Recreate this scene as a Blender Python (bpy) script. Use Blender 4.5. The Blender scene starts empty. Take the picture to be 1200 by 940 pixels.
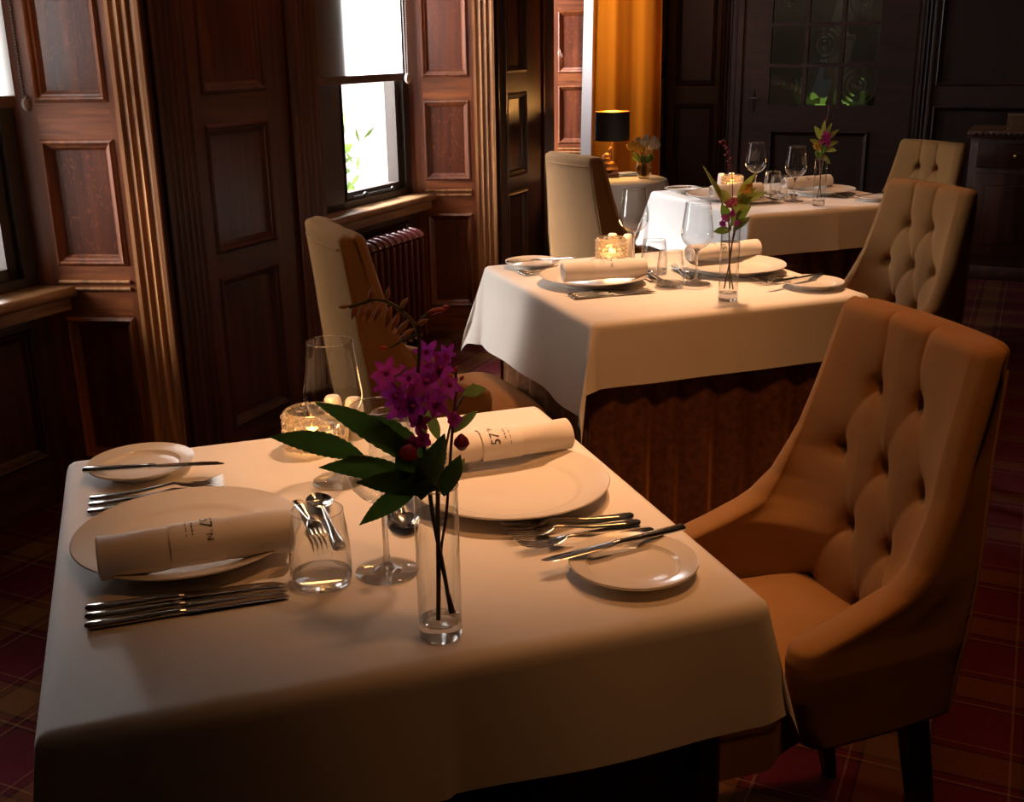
import bpy, bmesh, math, random
from math import sin, cos, pi, radians, sqrt, atan2, hypot, exp
from mathutils import Vector, Matrix, Euler
random.seed(11)
SC = bpy.context.scene
COL = SC.collection

# ------------------------------------------------------------------ camera
TH, RO, HC, FPX = radians(17.85), -0.0155, 1.39, 1300.0
def make_camera():
    cd = bpy.data.cameras.new('camera')
    cd.sensor_fit = 'HORIZONTAL'; cd.sensor_width = 36.0
    cd.lens = FPX / 1200.0 * 36.0
    cd.clip_start = 0.05
    cam = bpy.data.objects.new('camera', cd); COL.objects.link(cam)
    f = Vector((0, cos(TH), -sin(TH))); r0 = Vector((1, 0, 0)); u0 = Vector((0, sin(TH), cos(TH)))
    r = cos(RO) * r0 + sin(RO) * u0
    u = -sin(RO) * r0 + cos(RO) * u0
    m = Matrix((( r.x, u.x, -f.x, 0), (r.y, u.y, -f.y, 0), (r.z, u.z, -f.z, HC), (0, 0, 0, 1)))
    cam.matrix_world = m
    SC.camera = cam
make_camera()
SC.view_settings.view_transform = 'Standard'
SC.view_settings.look = 'None'
SC.view_settings.exposure = 0.0
SC.cycles.use_denoising = True
SC.cycles.max_bounces = 14
SC.cycles.transmission_bounces = 14
SC.cycles.transparent_max_bounces = 24
SC.cycles.glossy_bounces = 6
SC.cycles.diffuse_bounces = 4
SC.cycles.sample_clamp_indirect = 3.0
SC.cycles.sample_clamp_direct = 12.0
SC.cycles.caustics_reflective = False

# ------------------------------------------------------------------ materials
def newmat(name):
    m = bpy.data.materials.new(name); m.use_nodes = True
    nt = m.node_tree
    for n in list(nt.nodes): nt.nodes.remove(n)
    out = nt.nodes.new('ShaderNodeOutputMaterial')
    return m, nt, out
def N(nt, t, **kw):
    n = nt.nodes.new(t)
    for k, v in kw.items():
        if k.startswith('i_'):
            n.inputs[k[2:].replace('_', ' ')].default_value = v
        else: setattr(n, k, v)
    return n
def principled(nt, col=(.5, .5, .5), rough=.5, metal=0., **kw):
    p = nt.nodes.new('ShaderNodeBsdfPrincipled')
    p.inputs['Base Color'].default_value = (*col, 1)
    p.inputs['Roughness'].default_value = rough
    p.inputs['Metallic'].default_value = metal
    for k, v in kw.items():
        k = k.replace('_', ' ')
        if k in p.inputs: p.inputs[k].default_value = v if not isinstance(v, tuple) else (*v, 1)
    return p
def ramp(nt, stops):
    r = nt.nodes.new('ShaderNodeValToRGB'); e = r.color_ramp.elements
    while len(e) > 1: e.remove(e[-1])
    e[0].position = stops[0][0]; e[0].color = (*stops[0][1], 1)
    for p, c in stops[1:]:
        x = e.new(p); x.color = (*c, 1)
    return r
def coords(nt, scale=(1, 1, 1), rot=(0, 0, 0)):
    tc = nt.nodes.new('ShaderNodeTexCoord'); mp = nt.nodes.new('ShaderNodeMapping')
    nt.links.new(tc.outputs['Object'], mp.inputs['Vector'])
    mp.inputs['Scale'].default_value = scale; mp.inputs['Rotation'].default_value = rot
    return mp
def bump(nt, src, p, strength=.2, dist=.01):
    b = nt.nodes.new('ShaderNodeBump'); b.inputs['Strength'].default_value = strength; b.inputs['Distance'].default_value = dist
    nt.links.new(src, b.inputs['Height']); nt.links.new(b.outputs['Normal'], p.inputs['Normal'])
def simple(name, col, rough=.5, metal=0., noise=0., **kw):
    m, nt, out = newmat(name)
    p = principled(nt, col, rough, metal, **kw)
    if noise:
        mp = coords(nt, (1, 1, 1)); n = N(nt, 'ShaderNodeTexNoise', i_Scale=noise)
        nt.links.new(mp.outputs[0], n.inputs['Vector'])
        r = ramp(nt, [(.3, tuple(c * .82 for c in col)), (.7, tuple(min(1, c * 1.12) for c in col))])
        nt.links.new(n.outputs[0], r.inputs[0]); nt.links.new(r.outputs[0], p.inputs['Base Color'])
    nt.links.new(p.outputs[0], out.inputs[0])
    return m
def wood(name, dark, mid, light, grain=(38, 38, 2.2), rough=.38, flecks=.0, coat=.25):
    m, nt, out = newmat(name)
    p = principled(nt, mid, rough); p.inputs['Coat Weight'].default_value = coat; p.inputs['Coat Roughness'].default_value = .25
    mp = coords(nt, grain)
    n1 = N(nt, 'ShaderNodeTexNoise', i_Scale=1.0, i_Detail=6.0, i_Distortion=.6)
    nt.links.new(mp.outputs[0], n1.inputs['Vector'])
    mp2 = coords(nt, tuple(g * .16 for g in grain))
    n2 = N(nt, 'ShaderNodeTexNoise', i_Scale=1.0, i_Detail=3.0, i_Distortion=1.5)
    nt.links.new(mp2.outputs[0], n2.inputs['Vector'])
    mx = N(nt, 'ShaderNodeMath', operation='ADD'); mh = N(nt, 'ShaderNodeMath', operation='MULTIPLY'); mh.inputs[1].default_value = .5
    nt.links.new(n1.outputs[0], mx.inputs[0]); nt.links.new(n2.outputs[0], mx.inputs[1]); nt.links.new(mx.outputs[0], mh.inputs[0])
    r = ramp(nt, [(.36, dark), (.5, mid), (.64, light)])
    nt.links.new(mh.outputs[0], r.inputs[0])
    colout = r.outputs[0]
    if flecks:
        mp3 = coords(nt, (26, 26, 15)); v = N(nt, 'ShaderNodeTexNoise', i_Scale=1.0, i_Detail=2.0, i_Distortion=3.2)
        nt.links.new(mp3.outputs[0], v.inputs['Vector'])
        r3 = ramp(nt, [(.60, (0, 0, 0)), (.66, (1, 1, 1)), (.70, (.15, .15, .15))]); nt.links.new(v.outputs[0], r3.inputs[0])
        mm = N(nt, 'ShaderNodeMix', data_type='RGBA'); ml = N(nt, 'ShaderNodeMath', operation='MULTIPLY'); ml.inputs[1].default_value = flecks
        nt.links.new(r3.outputs[0], ml.inputs[0]); nt.links.new(ml.outputs[0], mm.inputs[0])
        nt.links.new(colout, mm.inputs[6]); mm.inputs[7].default_value = (*[min(1, c * 2.4) for c in light], 1)
        colout = mm.outputs[2]
    nt.links.new(colout, p.inputs['Base Color'])
    bump(nt, n1.outputs[0], p, .18, .004)
    nt.links.new(p.outputs[0], out.inputs[0])
    return m
def fabric(name, col, rough=.85, sheen=.3, scale=900, var=.12, bumpy=.15, soft=7):
    m, nt, out = newmat(name)
    p = principled(nt, col, rough)
    p.inputs['Sheen Weight'].default_value = sheen; p.inputs['Sheen Roughness'].default_value = .4; p.inputs['Sheen Tint'].default_value = (*[min(1, c / max(col)) for c in col], 1)
    p.inputs['Specular IOR Level'].default_value = .2
    mp = coords(nt); n = N(nt, 'ShaderNodeTexNoise', i_Scale=float(soft), i_Detail=3.0); nt.links.new(mp.outputs[0], n.inputs['Vector'])
    r = ramp(nt, [(.3, tuple(c * (1 - var) for c in col)), (.7, tuple(min(1, c * (1 + var)) for c in col))])
    nt.links.new(n.outputs[0], r.inputs[0]); nt.links.new(r.outputs[0], p.inputs['Base Color'])
    n2 = N(nt, 'ShaderNodeTexNoise', i_Scale=float(scale)); nt.links.new(mp.outputs[0], n2.inputs['Vector'])
    bump(nt, n2.outputs[0], p, bumpy, .001)
    nt.links.new(p.outputs[0], out.inputs[0])
    return m
def thin_glass(name, tint=(.97, .98, .98), f0=.08, rough=.0, edge=.55):
    # a thin pane: clear face on, mirror-like at grazing angles
    m, nt, out = newmat(name)
    t = N(nt, 'ShaderNodeBsdfTransparent'); t.inputs[0].default_value = (*tint, 1)
    g = N(nt, 'ShaderNodeBsdfGlossy'); g.inputs['Roughness'].default_value = rough
    lw = N(nt, 'ShaderNodeLayerWeight'); lw.inputs['Blend'].default_value = edge
    mr = N(nt, 'ShaderNodeMapRange'); mr.inputs['To Min'].default_value = f0; mr.inputs['To Max'].default_value = .95
    pw = N(nt, 'ShaderNodeMath', operation='POWER'); pw.inputs[1].default_value = 2.2
    nt.links.new(lw.outputs['Facing'], pw.inputs[0]); nt.links.new(pw.outputs[0], mr.inputs['Value'])
    mx = N(nt, 'ShaderNodeMixShader')
    nt.links.new(mr.outputs[0], mx.inputs[0]); nt.links.new(t.outputs[0], mx.inputs[1]); nt.links.new(g.outputs[0], mx.inputs[2])
    nt.links.new(mx.outputs[0], out.inputs[0])
    return m
def solid_glass(name, tint=(1, 1, 1), rough=0., ior=1.45, clear=.0, glow=0., bumps=0.):
    m, nt, out = newmat(name)
    g = N(nt, 'ShaderNodeBsdfGlass'); g.inputs['Color'].default_value = (*tint, 1); g.inputs['Roughness'].default_value = rough; g.inputs['IOR'].default_value = ior
    last = g.outputs[0]
    if glow:
        tr = N(nt, 'ShaderNodeBsdfTranslucent'); tr.inputs[0].default_value = (1, .86, .66, 1)
        mx = N(nt, 'ShaderNodeMixShader'); mx.inputs[0].default_value = glow
        nt.links.new(last, mx.inputs[1]); nt.links.new(tr.outputs[0], mx.inputs[2]); last = mx.outputs[0]
    if clear:
        t = N(nt, 'ShaderNodeBsdfTransparent'); t.inputs[0].default_value = (*tint, 1)
        mx = N(nt, 'ShaderNodeMixShader'); mx.inputs[0].default_value = clear
        nt.links.new(last, mx.inputs[1]); nt.links.new(t.outputs[0], mx.inputs[2]); last = mx.outputs[0]
    if bumps:
        mp = coords(nt); v = N(nt, 'ShaderNodeTexVoronoi', i_Scale=bumps); nt.links.new(mp.outputs[0], v.inputs['Vector'])
        bump(nt, v.outputs['Distance'], g, .6, .01)
    nt.links.new(last, out.inputs[0])
    return m
def emit(name, col, strength):
    m, nt, out = newmat(name)
    e = N(nt, 'ShaderNodeEmission'); e.inputs[0].default_value = (*col, 1); e.inputs[1].default_value = strength
    nt.links.new(e.outputs[0], out.inputs[0]); return m
def translucent(name, col, tcol, mixf, rough=.9, waves=0.):
    m, nt, out = newmat(name)
    d = principled(nt, col, rough); d.inputs['Specular IOR Level'].default_value = .1
    t = N(nt, 'ShaderNodeBsdfTranslucent'); t.inputs[0].default_value = (*tcol, 1)
    mx = N(nt, 'ShaderNodeMixShader'); mx.inputs[0].default_value = mixf
    mp = coords(nt, (1, 1, 1)); n = N(nt, 'ShaderNodeTexNoise', i_Scale=700.0); nt.links.new(mp.outputs[0], n.inputs['Vector'])
    bump(nt, n.outputs[0], d, .1, .001)
    nt.links.new(d.outputs[0], mx.inputs[1]); nt.links.new(t.outputs[0], mx.inputs[2]); nt.links.new(mx.outputs[0], out.inputs[0])
    return m

M = {}
M['oak'] = wood('oak_lit', (.062, .013, .0035), (.155, .038, .008), (.24, .067, .016), coat=.12, rough=.45)  # reveal oak with the daylight put in: brighter and more orange than the piers
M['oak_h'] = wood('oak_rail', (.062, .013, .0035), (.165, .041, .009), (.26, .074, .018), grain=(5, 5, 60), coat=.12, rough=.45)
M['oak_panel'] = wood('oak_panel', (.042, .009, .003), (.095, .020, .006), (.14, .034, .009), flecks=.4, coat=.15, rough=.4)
M['oak_edge_lit'] = wood('oak_edge_lit', (.13, .045, .013), (.32, .13, .042), (.52, .24, .09), coat=.1, rough=.45)  # reveal oak lightened again for the daylight catching the pilaster edges
M['dark'] = wood('shaded_dark_oak', (.016, .004, .002), (.042, .010, .005), (.072, .019, .008), rough=.42, coat=.1)  # same oak as the reveals, darkened for piers turned from daylight; also dark furniture
M['dark_h'] = wood('shaded_dark_oak_rail', (.014, .004, .0025), (.040, .010, .005), (.07, .019, .009), grain=(5, 5, 60), rough=.42, coat=.1)
M['dark_panel'] = wood('shaded_dark_oak_panel', (.016, .004, .002), (.044, .011, .005), (.070, .019, .008), rough=.32, coat=.2)
M['carved'] = wood('carved_oak', (.03, .010, .004), (.075, .024, .009), (.11, .038, .014), grain=(40, 3, 40))
M['bk'] = wood('back_oak', (.009, .0022, .0014), (.022, .0048, .0026), (.036, .008, .004), rough=.6, coat=.05)  # pier oak again, shade put into the colour so the back wall stays dim
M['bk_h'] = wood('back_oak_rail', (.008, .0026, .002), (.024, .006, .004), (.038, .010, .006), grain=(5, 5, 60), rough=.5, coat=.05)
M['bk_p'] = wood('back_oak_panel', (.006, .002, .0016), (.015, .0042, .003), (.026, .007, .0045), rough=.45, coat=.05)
M['wframe'] = simple('window_frame', (.028, .018, .013), .45, noise=40)
M['iron'] = simple('iron', (.03, .03, .03), .4, .6)
M['sill'] = wood('sill_oak', (.12, .06, .025), (.24, .125, .055), (.34, .19, .09), grain=(3, 50, 50), rough=.3, coat=.5)
M['chair'] = fabric('tan_velvet', (.215, .104, .031), sheen=.12, var=.08)
M['chair_leg'] = simple('ebonised_leg', (.012, .007, .005), .3)
M['linen'] = fabric('white_linen', (.80, .75, .70), rough=.75, sheen=.15, scale=1400, var=.02, bumpy=.08)
M['napkin'] = fabric('napkin_linen', (.82, .76, .70), rough=.8, sheen=.2, scale=1200, var=.03)
M['paper'] = simple('paper_band', (.84, .78, .73), .6)
M['ink'] = simple('ink', (.03, .025, .03), .6)
M['skirt'] = fabric('brown_chenille', (.19, .078, .032), rough=.9, sheen=.5, scale=260, var=.3, bumpy=.6, soft=60)
M['china'] = simple('white_china', (.80, .75, .69), .16); 
M['steel'] = simple('polished_steel', (.62, .60, .57), .13, 1.0)
M['glass_thin'] = thin_glass('drinking_glass_wall')
M['glass'] = solid_glass('clear_glass', (1, 1, 1), clear=.25)
M['vase_glass'] = thin_glass('vase_wall', (.96, .97, .96), f0=.05)
M['pane'] = thin_glass('window_pane', (.98, .99, .99), f0=.03)
M['crystal'] = solid_glass('crystal', (1, .96, .90), .0, 1.5, clear=.22, glow=.12)
M['ceramic'] = simple('cream_ceramic', (.80, .74, .68), .3)
M['flame'] = emit('flame', (1, .50, .12), 30)
M['wax'] = simple('wax', (.9, .8, .62), .5, Emission_Color=(1., .55, .2), Emission_Strength=1.2)
M['leaf_dark'] = simple('leaf_dark', (.030, .062, .014), .45, noise=60)
M['leaf'] = simple('leaf_green', (.08, .13, .03), .45, noise=60)
M['leaf_light'] = simple('leaf_olive', (.20, .23, .06), .5, noise=60)
M['stem'] = simple('stem', (.13, .10, .03), .5)
M['stem_red'] = simple('stem_red', (.17, .035, .02), .5)
M['purple'] = simple('purple_petal', (.42, .04, .36), .5, noise=120)
M['magenta'] = simple('magenta_petal', (.62, .05, .34), .5, noise=120)
M['maroon'] = simple('maroon_bud', (.22, .012, .05), .5)
M['pinkbud'] = simple('pink_bud', (.60, .15, .12), .5)
M['budtan'] = simple('olive_bud', (.52, .26, .11), .5)
M['yellow'] = simple('yellow_petal', (.62, .33, .03), .5)
M['white_petal'] = simple('white_petal', (.66, .56, .42), .5)
M['blind'] = translucent('blind_fabric', (.42, .33, .28), (.95, .97, .98), .72)
M['blind_hem'] = simple('blind_hem', (.115, .062, .042), .8, noise=300)
M['chain'] = simple('chain', (.55, .48, .42), .4, .2)
M['gold_curtain'] = translucent('gold_curtain', (.50, .15, .014), (.6, .17, .01), .3)
M['lining'] = translucent('curtain_lining', (.85, .84, .82), (.95, .95, .95), .6)
M['shade'] = simple('lamp_shade_dark', (.02, .024, .03), .55)
M['shade_in'] = simple('lamp_shade_gold', (.9, .5, .12), .3, .8)
M['gold'] = simple('antique_gold', (.62, .33, .11), .3, .9)
M['bulb'] = emit('bulb', (1, .62, .25), 14)
M['radiator'] = simple('radiator_paint', (.07, .014, .012), .2)
M['book_paper'] = simple('book_blue', (.25, .32, .48), .5)
M['book_white'] = simple('book_pages', (.75, .75, .78), .5)
M['menu'] = wood('menu_wood', (.07, .03, .01), (.13, .06, .02), (.18, .09, .03), grain=(3, 50, 50))
def leafy(name, col, tcol, mixf):
    m, nt, out = newmat(name)
    d = principled(nt, col, .4); t = N(nt, 'ShaderNodeBsdfTranslucent'); t.inputs[0].default_value = (*tcol, 1)
    mp = coords(nt); n = N(nt, 'ShaderNodeTexNoise', i_Scale=90.0); nt.links.new(mp.outputs[0], n.inputs['Vector'])
    r = ramp(nt, [(.3, tuple(c * .7 for c in col)), (.7, tuple(min(1, c * 1.3) for c in col))]); nt.links.new(n.outputs[0], r.inputs[0]); nt.links.new(r.outputs[0], d.inputs['Base Color'])
    mx = N(nt, 'ShaderNodeMixShader'); mx.inputs[0].default_value = mixf
    nt.links.new(d.outputs[0], mx.inputs[1]); nt.links.new(t.outputs[0], mx.inputs[2]); nt.links.new(mx.outputs[0], out.inputs[0]); return m
M['leaf_dark'] = leafy('leaf_dark', (.035, .075, .018), (.06, .12, .015), .35)
M['leaf'] = leafy('leaf_green', (.07, .12, .025), (.14, .22, .03), .4)
M['leaf_light'] = leafy('leaf_olive', (.17, .20, .05), (.30, .34, .06), .4)
M['budtan'] = leafy('olive_bud', (.50, .25, .10), (.6, .3, .1), .45)
M['pinkbud'] = leafy('pink_bud', (.60, .15, .12), (.7, .15, .1), .4)
M['purple'] = leafy('purple_petal', (.34, .03, .28), (.5, .04, .42), .4)
M['magenta'] = leafy('magenta_petal', (.50, .04, .28), (.65, .05, .35), .4)
M['ext_leaf'] = simple('garden_leaf', (.12, .26, .03), .6, noise=30)
M['ext_brick'] = simple('garden_wall', (.45, .33, .25), .8, noise=20)
M['ceiling'] = simple('ceiling_paint', (.30, .24, .19), .9, noise=5)
M['dim_plaster'] = simple('dim_plaster', (.32, .27, .23), .8, noise=4)

def tartan():
    m, nt, out = newmat('tartan_carpet')
    p = principled(nt, (.1, .02, .02), .95); p.inputs['Specular IOR Level'].default_value = .05
    tc = nt.nodes.new('ShaderNodeTexCoord'); sp = nt.nodes.new('ShaderNodeSeparateXYZ'); nt.links.new(tc.outputs['Object'], sp.inputs[0])
    P_ = .30
    def bands(sock):
        md = N(nt, 'ShaderNodeMath', operation='MULTIPLY'); md.inputs[1].default_value = 1 / P_
        nt.links.new(sock, md.inputs[0])
        fr = N(nt, 'ShaderNodeMath', operation='FRACT'); nt.links.new(md.outputs[0], fr.inputs[0])
        r = ramp(nt, [(0, (.050, .005, .006)), (.30, (.050, .005, .006)), (.305, (.012, .005, .006)), (.33, (.012, .005, .006)), (.335, (.13, .065, .026)), (.348, (.13, .065, .026)),
                      (.352, (.050, .005, .006)), (.40, (.050, .005, .006)), (.405, (.012, .005, .006)), (.425, (.012, .005, .006)), (.43, (.085, .034, .009)), (.72, (.085, .034, .009)),
                      (.725, (.012, .005, .006)), (.745, (.012, .005, .006)), (.75, (.050, .005, .006)), (.80, (.050, .005, .006)), (.805, (.13, .065, .026)), (.818, (.13, .065, .026)), (.822, (.06, .006, .01)), (.99, (.06, .006, .01))])
        r.color_ramp.interpolation = 'CONSTANT'
        nt.links.new(fr.outputs[0], r.inputs[0]); return r
    a = bands(sp.outputs[0]); b = bands(sp.outputs[1])
    mx = N(nt, 'ShaderNodeMix', data_type='RGBA'); mx.inputs[0].default_value = .5
    nt.links.new(a.outputs[0], mx.inputs[6]); nt.links.new(b.outputs[0], mx.inputs[7])
    nz = N(nt, 'ShaderNodeTexNoise', i_Scale=420.0); nt.links.new(tc.outputs['Object'], nz.inputs['Vector'])
    r2 = ramp(nt, [(.35, (.55, .55, .55)), (.65, (1.3, 1.3, 1.3))]); nt.links.new(nz.outputs[0], r2.inputs[0])
    m2 = N(nt, 'ShaderNodeMix', data_type='RGBA', blend_type='MULTIPLY'); m2.inputs[0].default_value = 1
    nt.links.new(mx.outputs[2], m2.inputs[6]); nt.links.new(r2.outputs[0], m2.inputs[7])
    nt.links.new(m2.outputs[2], p.inputs['Base Color']); bump(nt, nz.outputs[0], p, .5, .003)
    nt.links.new(p.outputs[0], out.inputs[0]); return m
M['carpet'] = tartan()

# ------------------------------------------------------------------ object helpers
def obj(name, bm, mats, parent=None, smooth=True, sharp=True, mw=None, loc=None, rot=None):
    me = bpy.data.meshes.new(name)
    bmesh.ops.recalc_face_normals(bm, faces=bm.faces[:])
    bm.to_mesh(me); bm.free()
    if not isinstance(mats, (list, tuple)): mats = [mats]
    for m in mats: me.materials.append(m)
    if smooth:
        for p in me.polygons: p.use_smooth = True
        if sharp:
            try: me.set_sharp_from_angle(angle=radians(38))
            except Exception: pass
    o = bpy.data.objects.new(name, me); COL.objects.link(o)
    if parent: o.parent = parent
    if mw is not None: o.matrix_world = mw
    if loc is not None: o.location = loc
    if rot is not None: o.rotation_euler = rot
    return o
def tag(o, label, cat, group=None):
    o['label'] = label; o['category'] = cat
    if group: o['group'] = group
    return o
def struct(o):
    o['kind'] = 'structure'; return o
def thing(name, label, cat, loc=(0, 0, 0), rz=0., group=None):
    o = bpy.data.objects.new(name, None); COL.objects.link(o); o.empty_display_size = .05
    o.location = loc; o.rotation_euler = (0, 0, rz)
    return tag(o, label, cat, group)
def dup(root, loc, rz, label, group=None, skip=()):
    r = root.copy(); COL.objects.link(r); r.location = loc; r.rotation_euler = (0, 0, rz); r['label'] = label
    if group: r['group'] = group
    for ch in list(root.children):
        if ch.name.split('.')[0] in skip: continue
        c = ch.copy(); COL.objects.link(c); c.parent = r
        for g in list(ch.children):
            d = g.copy(); COL.objects.link(d); d.parent = c
    return r

def box(bm, x0, x1, y0, y1, z0, z1, mi=0):
    v = [bm.verts.new((x, y, z)) for x in (x0, x1) for y in (y0, y1) for z in (z0, z1)]
    for f in ((0, 1, 3, 2), (4, 6, 7, 5), (0, 4, 5, 1), (2, 3, 7, 6), (0, 2, 6, 4), (1, 5, 7, 3)):
        bm.faces.new([v[i] for i in f]).material_index = mi
def rbox(bm, x0, x1, y0, y1, z0, z1, r=.005, seg=2, mi=0):
    b2 = bmesh.new(); box(b2, x0, x1, y0, y1, z0, z1)
    bmesh.ops.bevel(b2, geom=b2.edges[:], offset=r, segments=seg, affect='EDGES', profile=.5)
    merge(bm, b2, mi=mi)
def merge(bm, b2, mat=None, mi=None):
    vm = {}
    for v in b2.verts:
        vm[v] = bm.verts.new(mat @ v.co if mat else v.co)
    for f in b2.faces:
        try:
            nf = bm.faces.new([vm[v] for v in f.verts]); nf.material_index = f.material_index if mi is None else mi
        except ValueError: pass
    b2.free()
def lathe(bm, prof, n=48, mi=0, cap0=False, cap1=False, off=(0, 0, 0), wob=None):
    rings = []
    for i, (r, z) in enumerate(prof):
        if r < 1e-6:
            rings.append([bm.verts.new((off[0], off[1], off[2] + z))]); continue
        ring = []
        for k in range(n):
            a = 2 * pi * k / n; rr = r if wob is None else r + wob(i, a)
            ring.append(bm.verts.new((off[0] + rr * cos(a), off[1] + rr * sin(a), off[2] + z)))
        rings.append(ring)
    for a, b in zip(rings, rings[1:]):
        for k in range(n):
            k2 = (k + 1) % n
            if len(a) == 1 and len(b) == 1: continue
            if len(a) == 1: f = bm.faces.new((a[0], b[k], b[k2]))
            elif len(b) == 1: f = bm.faces.new((a[k], a[k2], b[0]))
            else: f = bm.faces.new((a[k], a[k2], b[k2], b[k]))
            f.material_index = mi
    if cap0 and len(rings[0]) > 1: bm.faces.new(rings[0]).material_index = mi
    if cap1 and len(rings[-1]) > 1: bm.faces.new(rings[-1]).material_index = mi
def frames(pts):
    T = []
    for i in range(len(pts)):
        a = pts[max(0, i - 1)]; b = pts[min(len(pts) - 1, i + 1)]
        t = (b - a); T.append(t.normalized() if t.length > 1e-9 else Vector((0, 0, 1)))
    return T
def tube(bm, pts, r, n=8, mi=0, closed_ends=True):
    pts = [Vector(p) for p in pts]; T = frames(pts)
    up = Vector((0, 0, 1)) if abs(T[0].z) < .9 else Vector((1, 0, 0))
    nrm = (up - T[0] * up.dot(T[0])).normalized(); rings = []
    for i, p in enumerate(pts):
        nrm = (nrm - T[i] * nrm.dot(T[i])).normalized(); bn = T[i].cross(nrm)
        rr = r[i] if isinstance(r, (list, tuple)) else r
        rings.append([bm.verts.new(p + (nrm * cos(2 * pi * k / n) + bn * sin(2 * pi * k / n)) * rr) for k in range(n)])
    for a, b in zip(rings, rings[1:]):
        for k in range(n):
            bm.faces.new((a[k], a[(k + 1) % n], b[(k + 1) % n], b[k])).material_index = mi
    if closed_ends:
        bm.faces.new(rings[0]).material_index = mi; bm.faces.new(rings[-1]).material_index = mi
def sweep(bm, secs, n=10, mi=0):
    # secs: (x, y, z, half width (y), half thickness (z))
    rings = []
    for x, y, z, hw, ht in secs:
        rings.append([bm.verts.new((x, y + hw * cos(2 * pi * k / n), z + ht * sin(2 * pi * k / n))) for k in range(n)])
    for a, b in zip(rings, rings[1:]):
        for k in range(n): bm.faces.new((a[k], a[(k + 1) % n], b[(k + 1) % n], b[k])).material_index = mi
    bm.faces.new(rings[0]).material_index = mi; bm.faces.new(rings[-1]).material_index = mi
def ball(bm, c, r, sc=(1, 1, 1), mi=0, seg=12, rings=8, rot=None):
    b2 = bmesh.new(); bmesh.ops.create_uvsphere(b2, u_segments=seg, v_segments=rings, radius=1)
    m = Matrix.Translation(c) @ (rot.to_matrix().to_4x4() if rot else Matrix.Identity(4)) @ Matrix.Diagonal((r * sc[0], r * sc[1], r * sc[2], 1))
    merge(bm, b2, m, mi)
def bez(pts, n=14):
    # Catmull-Rom through the points
    pts = [Vector(p) for p in pts]; P = [pts[0] * 2 - pts[1]] + pts + [pts[-1] * 2 - pts[-2]]; out = []
    for i in range(1, len(P) - 2):
        for k in range(n):
            t = k / n; a, b, c, d = P[i - 1], P[i], P[i + 1], P[i + 2]
            out.append(.5 * ((2 * b) + (c - a) * t + (2 * a - 5 * b + 4 * c - d) * t * t + (3 * b - a - 3 * c + d) * t ** 3))
    out.append(pts[-1]); return out
def interp(tab, x):
    if x <= tab[0][0]: return tab[0][1]
    for (a, fa), (b, fb) in zip(tab, tab[1:]):
        if x <= b: return fa + (fb - fa) * (x - a) / (b - a)
    return tab[-1][1]

# ------------------------------------------------------------------ room (wall frame: x along the window wall, y out of the room)
WA = radians(65.0); EX, EY = -0.057, 5.457
MW = Matrix.Translation((EX, EY, 0)) @ Matrix.Rotation(WA, 4, 'Z')
def wl(x, y, z=0.): return MW @ Vector((x, y, z))
ZC = 2.85; XB = 2.732; XF = -9.0; YR = -6.2
PROF = [(0, 0), (.004, .006), (.010, .010), (.015, .006), (.018, .000), (.024, -.003), (.030, -.012), (.034, -.016)]
def panelled(bm, o, d, width, panels, z0=0., z1=ZC, mats=(0, 1, 2), q0=0.):
    d = Vector((d[0], d[1])).normalized(); nn = Vector((d.y, -d.x))
    def P(q, z, dep=0.): return (o[0] + d.x * q + nn.x * dep, o[1] + d.y * q + nn.y * dep, z)
    xs = sorted({q0, width} | {p[0] for p in panels} | {p[1] for p in panels})
    zs = sorted({z0, z1} | {p[2] for p in panels} | {p[3] for p in panels})
    for xa, xb in zip(xs, xs[1:]):
        for za, zb in zip(zs, zs[1:]):
            xm, zm = (xa + xb) / 2, (za + zb) / 2
            if any(p[0] < xm < p[1] and p[2] < zm < p[3] for p in panels): continue
            rail = any(p[0] < xm < p[1] for p in panels)
            f = bm.faces.new([bm.verts.new(P(*c)) for c in ((xa, za), (xb, za), (xb, zb), (xa, zb))])
            f.material_index = mats[1] if rail else mats[0]
    for xa, xb, za, zb in panels:
        prev = None
        for ins, dep in PROF:
            ring = [bm.verts.new(P(*c)) for c in ((xa + ins, za + ins, dep), (xb - ins, za + ins, dep), (xb - ins, zb - ins, dep), (xa + ins, zb - ins, dep))]
            if prev:
                for k in range(4):
                    bm.faces.new((prev[k], prev[(k + 1) % 4], ring[(k + 1) % 4], ring[k])).material_index = mats[0]
            prev = ring
        bm.faces.new(prev).material_index = mats[2]
def reeded(bm, o, d, q0, q1, z0, z1, n, proud=.014, mi=0, plinth=0.):
    d = Vector((d[0], d[1])).normalized(); nn = Vector((d.y, -d.x))
    prof = [(q0, 0), (q0, proud), (q0 + .012, proud)]
    w = (q1 - q0 - .024) / n
    for i in range(n):
        for k in range(1, 8):
            t = k / 8; prof.append((q0 + .012 + (i + t) * w, proud - .009 * sin(pi * t)))
        prof.append((q0 + .012 + (i + 1) * w, proud))
    prof += [(q1, proud), (q1, 0)]
    def ring(z): return [bm.verts.new((o[0] + d.x * q + nn.x * p, o[1] + d.y * q + nn.y * p, z)) for q, p in prof]
    a, b = ring(z0), ring(z1)
    for k in range(len(prof) - 1): bm.faces.new((a[k], a[k + 1], b[k + 1], b[k])).material_index = mi
    bm.faces.new(b).material_index = mi
SPL = .412
sdx, sdy = .32557, -.94552
# z of the panels
ZP = [(.13, .60), (.76, 1.14), (1.245, 2.15), (2.25, 2.7)]
ZD = [(.16, .68), (.755, 1.163), (1.255, 2.15), (2.25, 2.7)]

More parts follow.
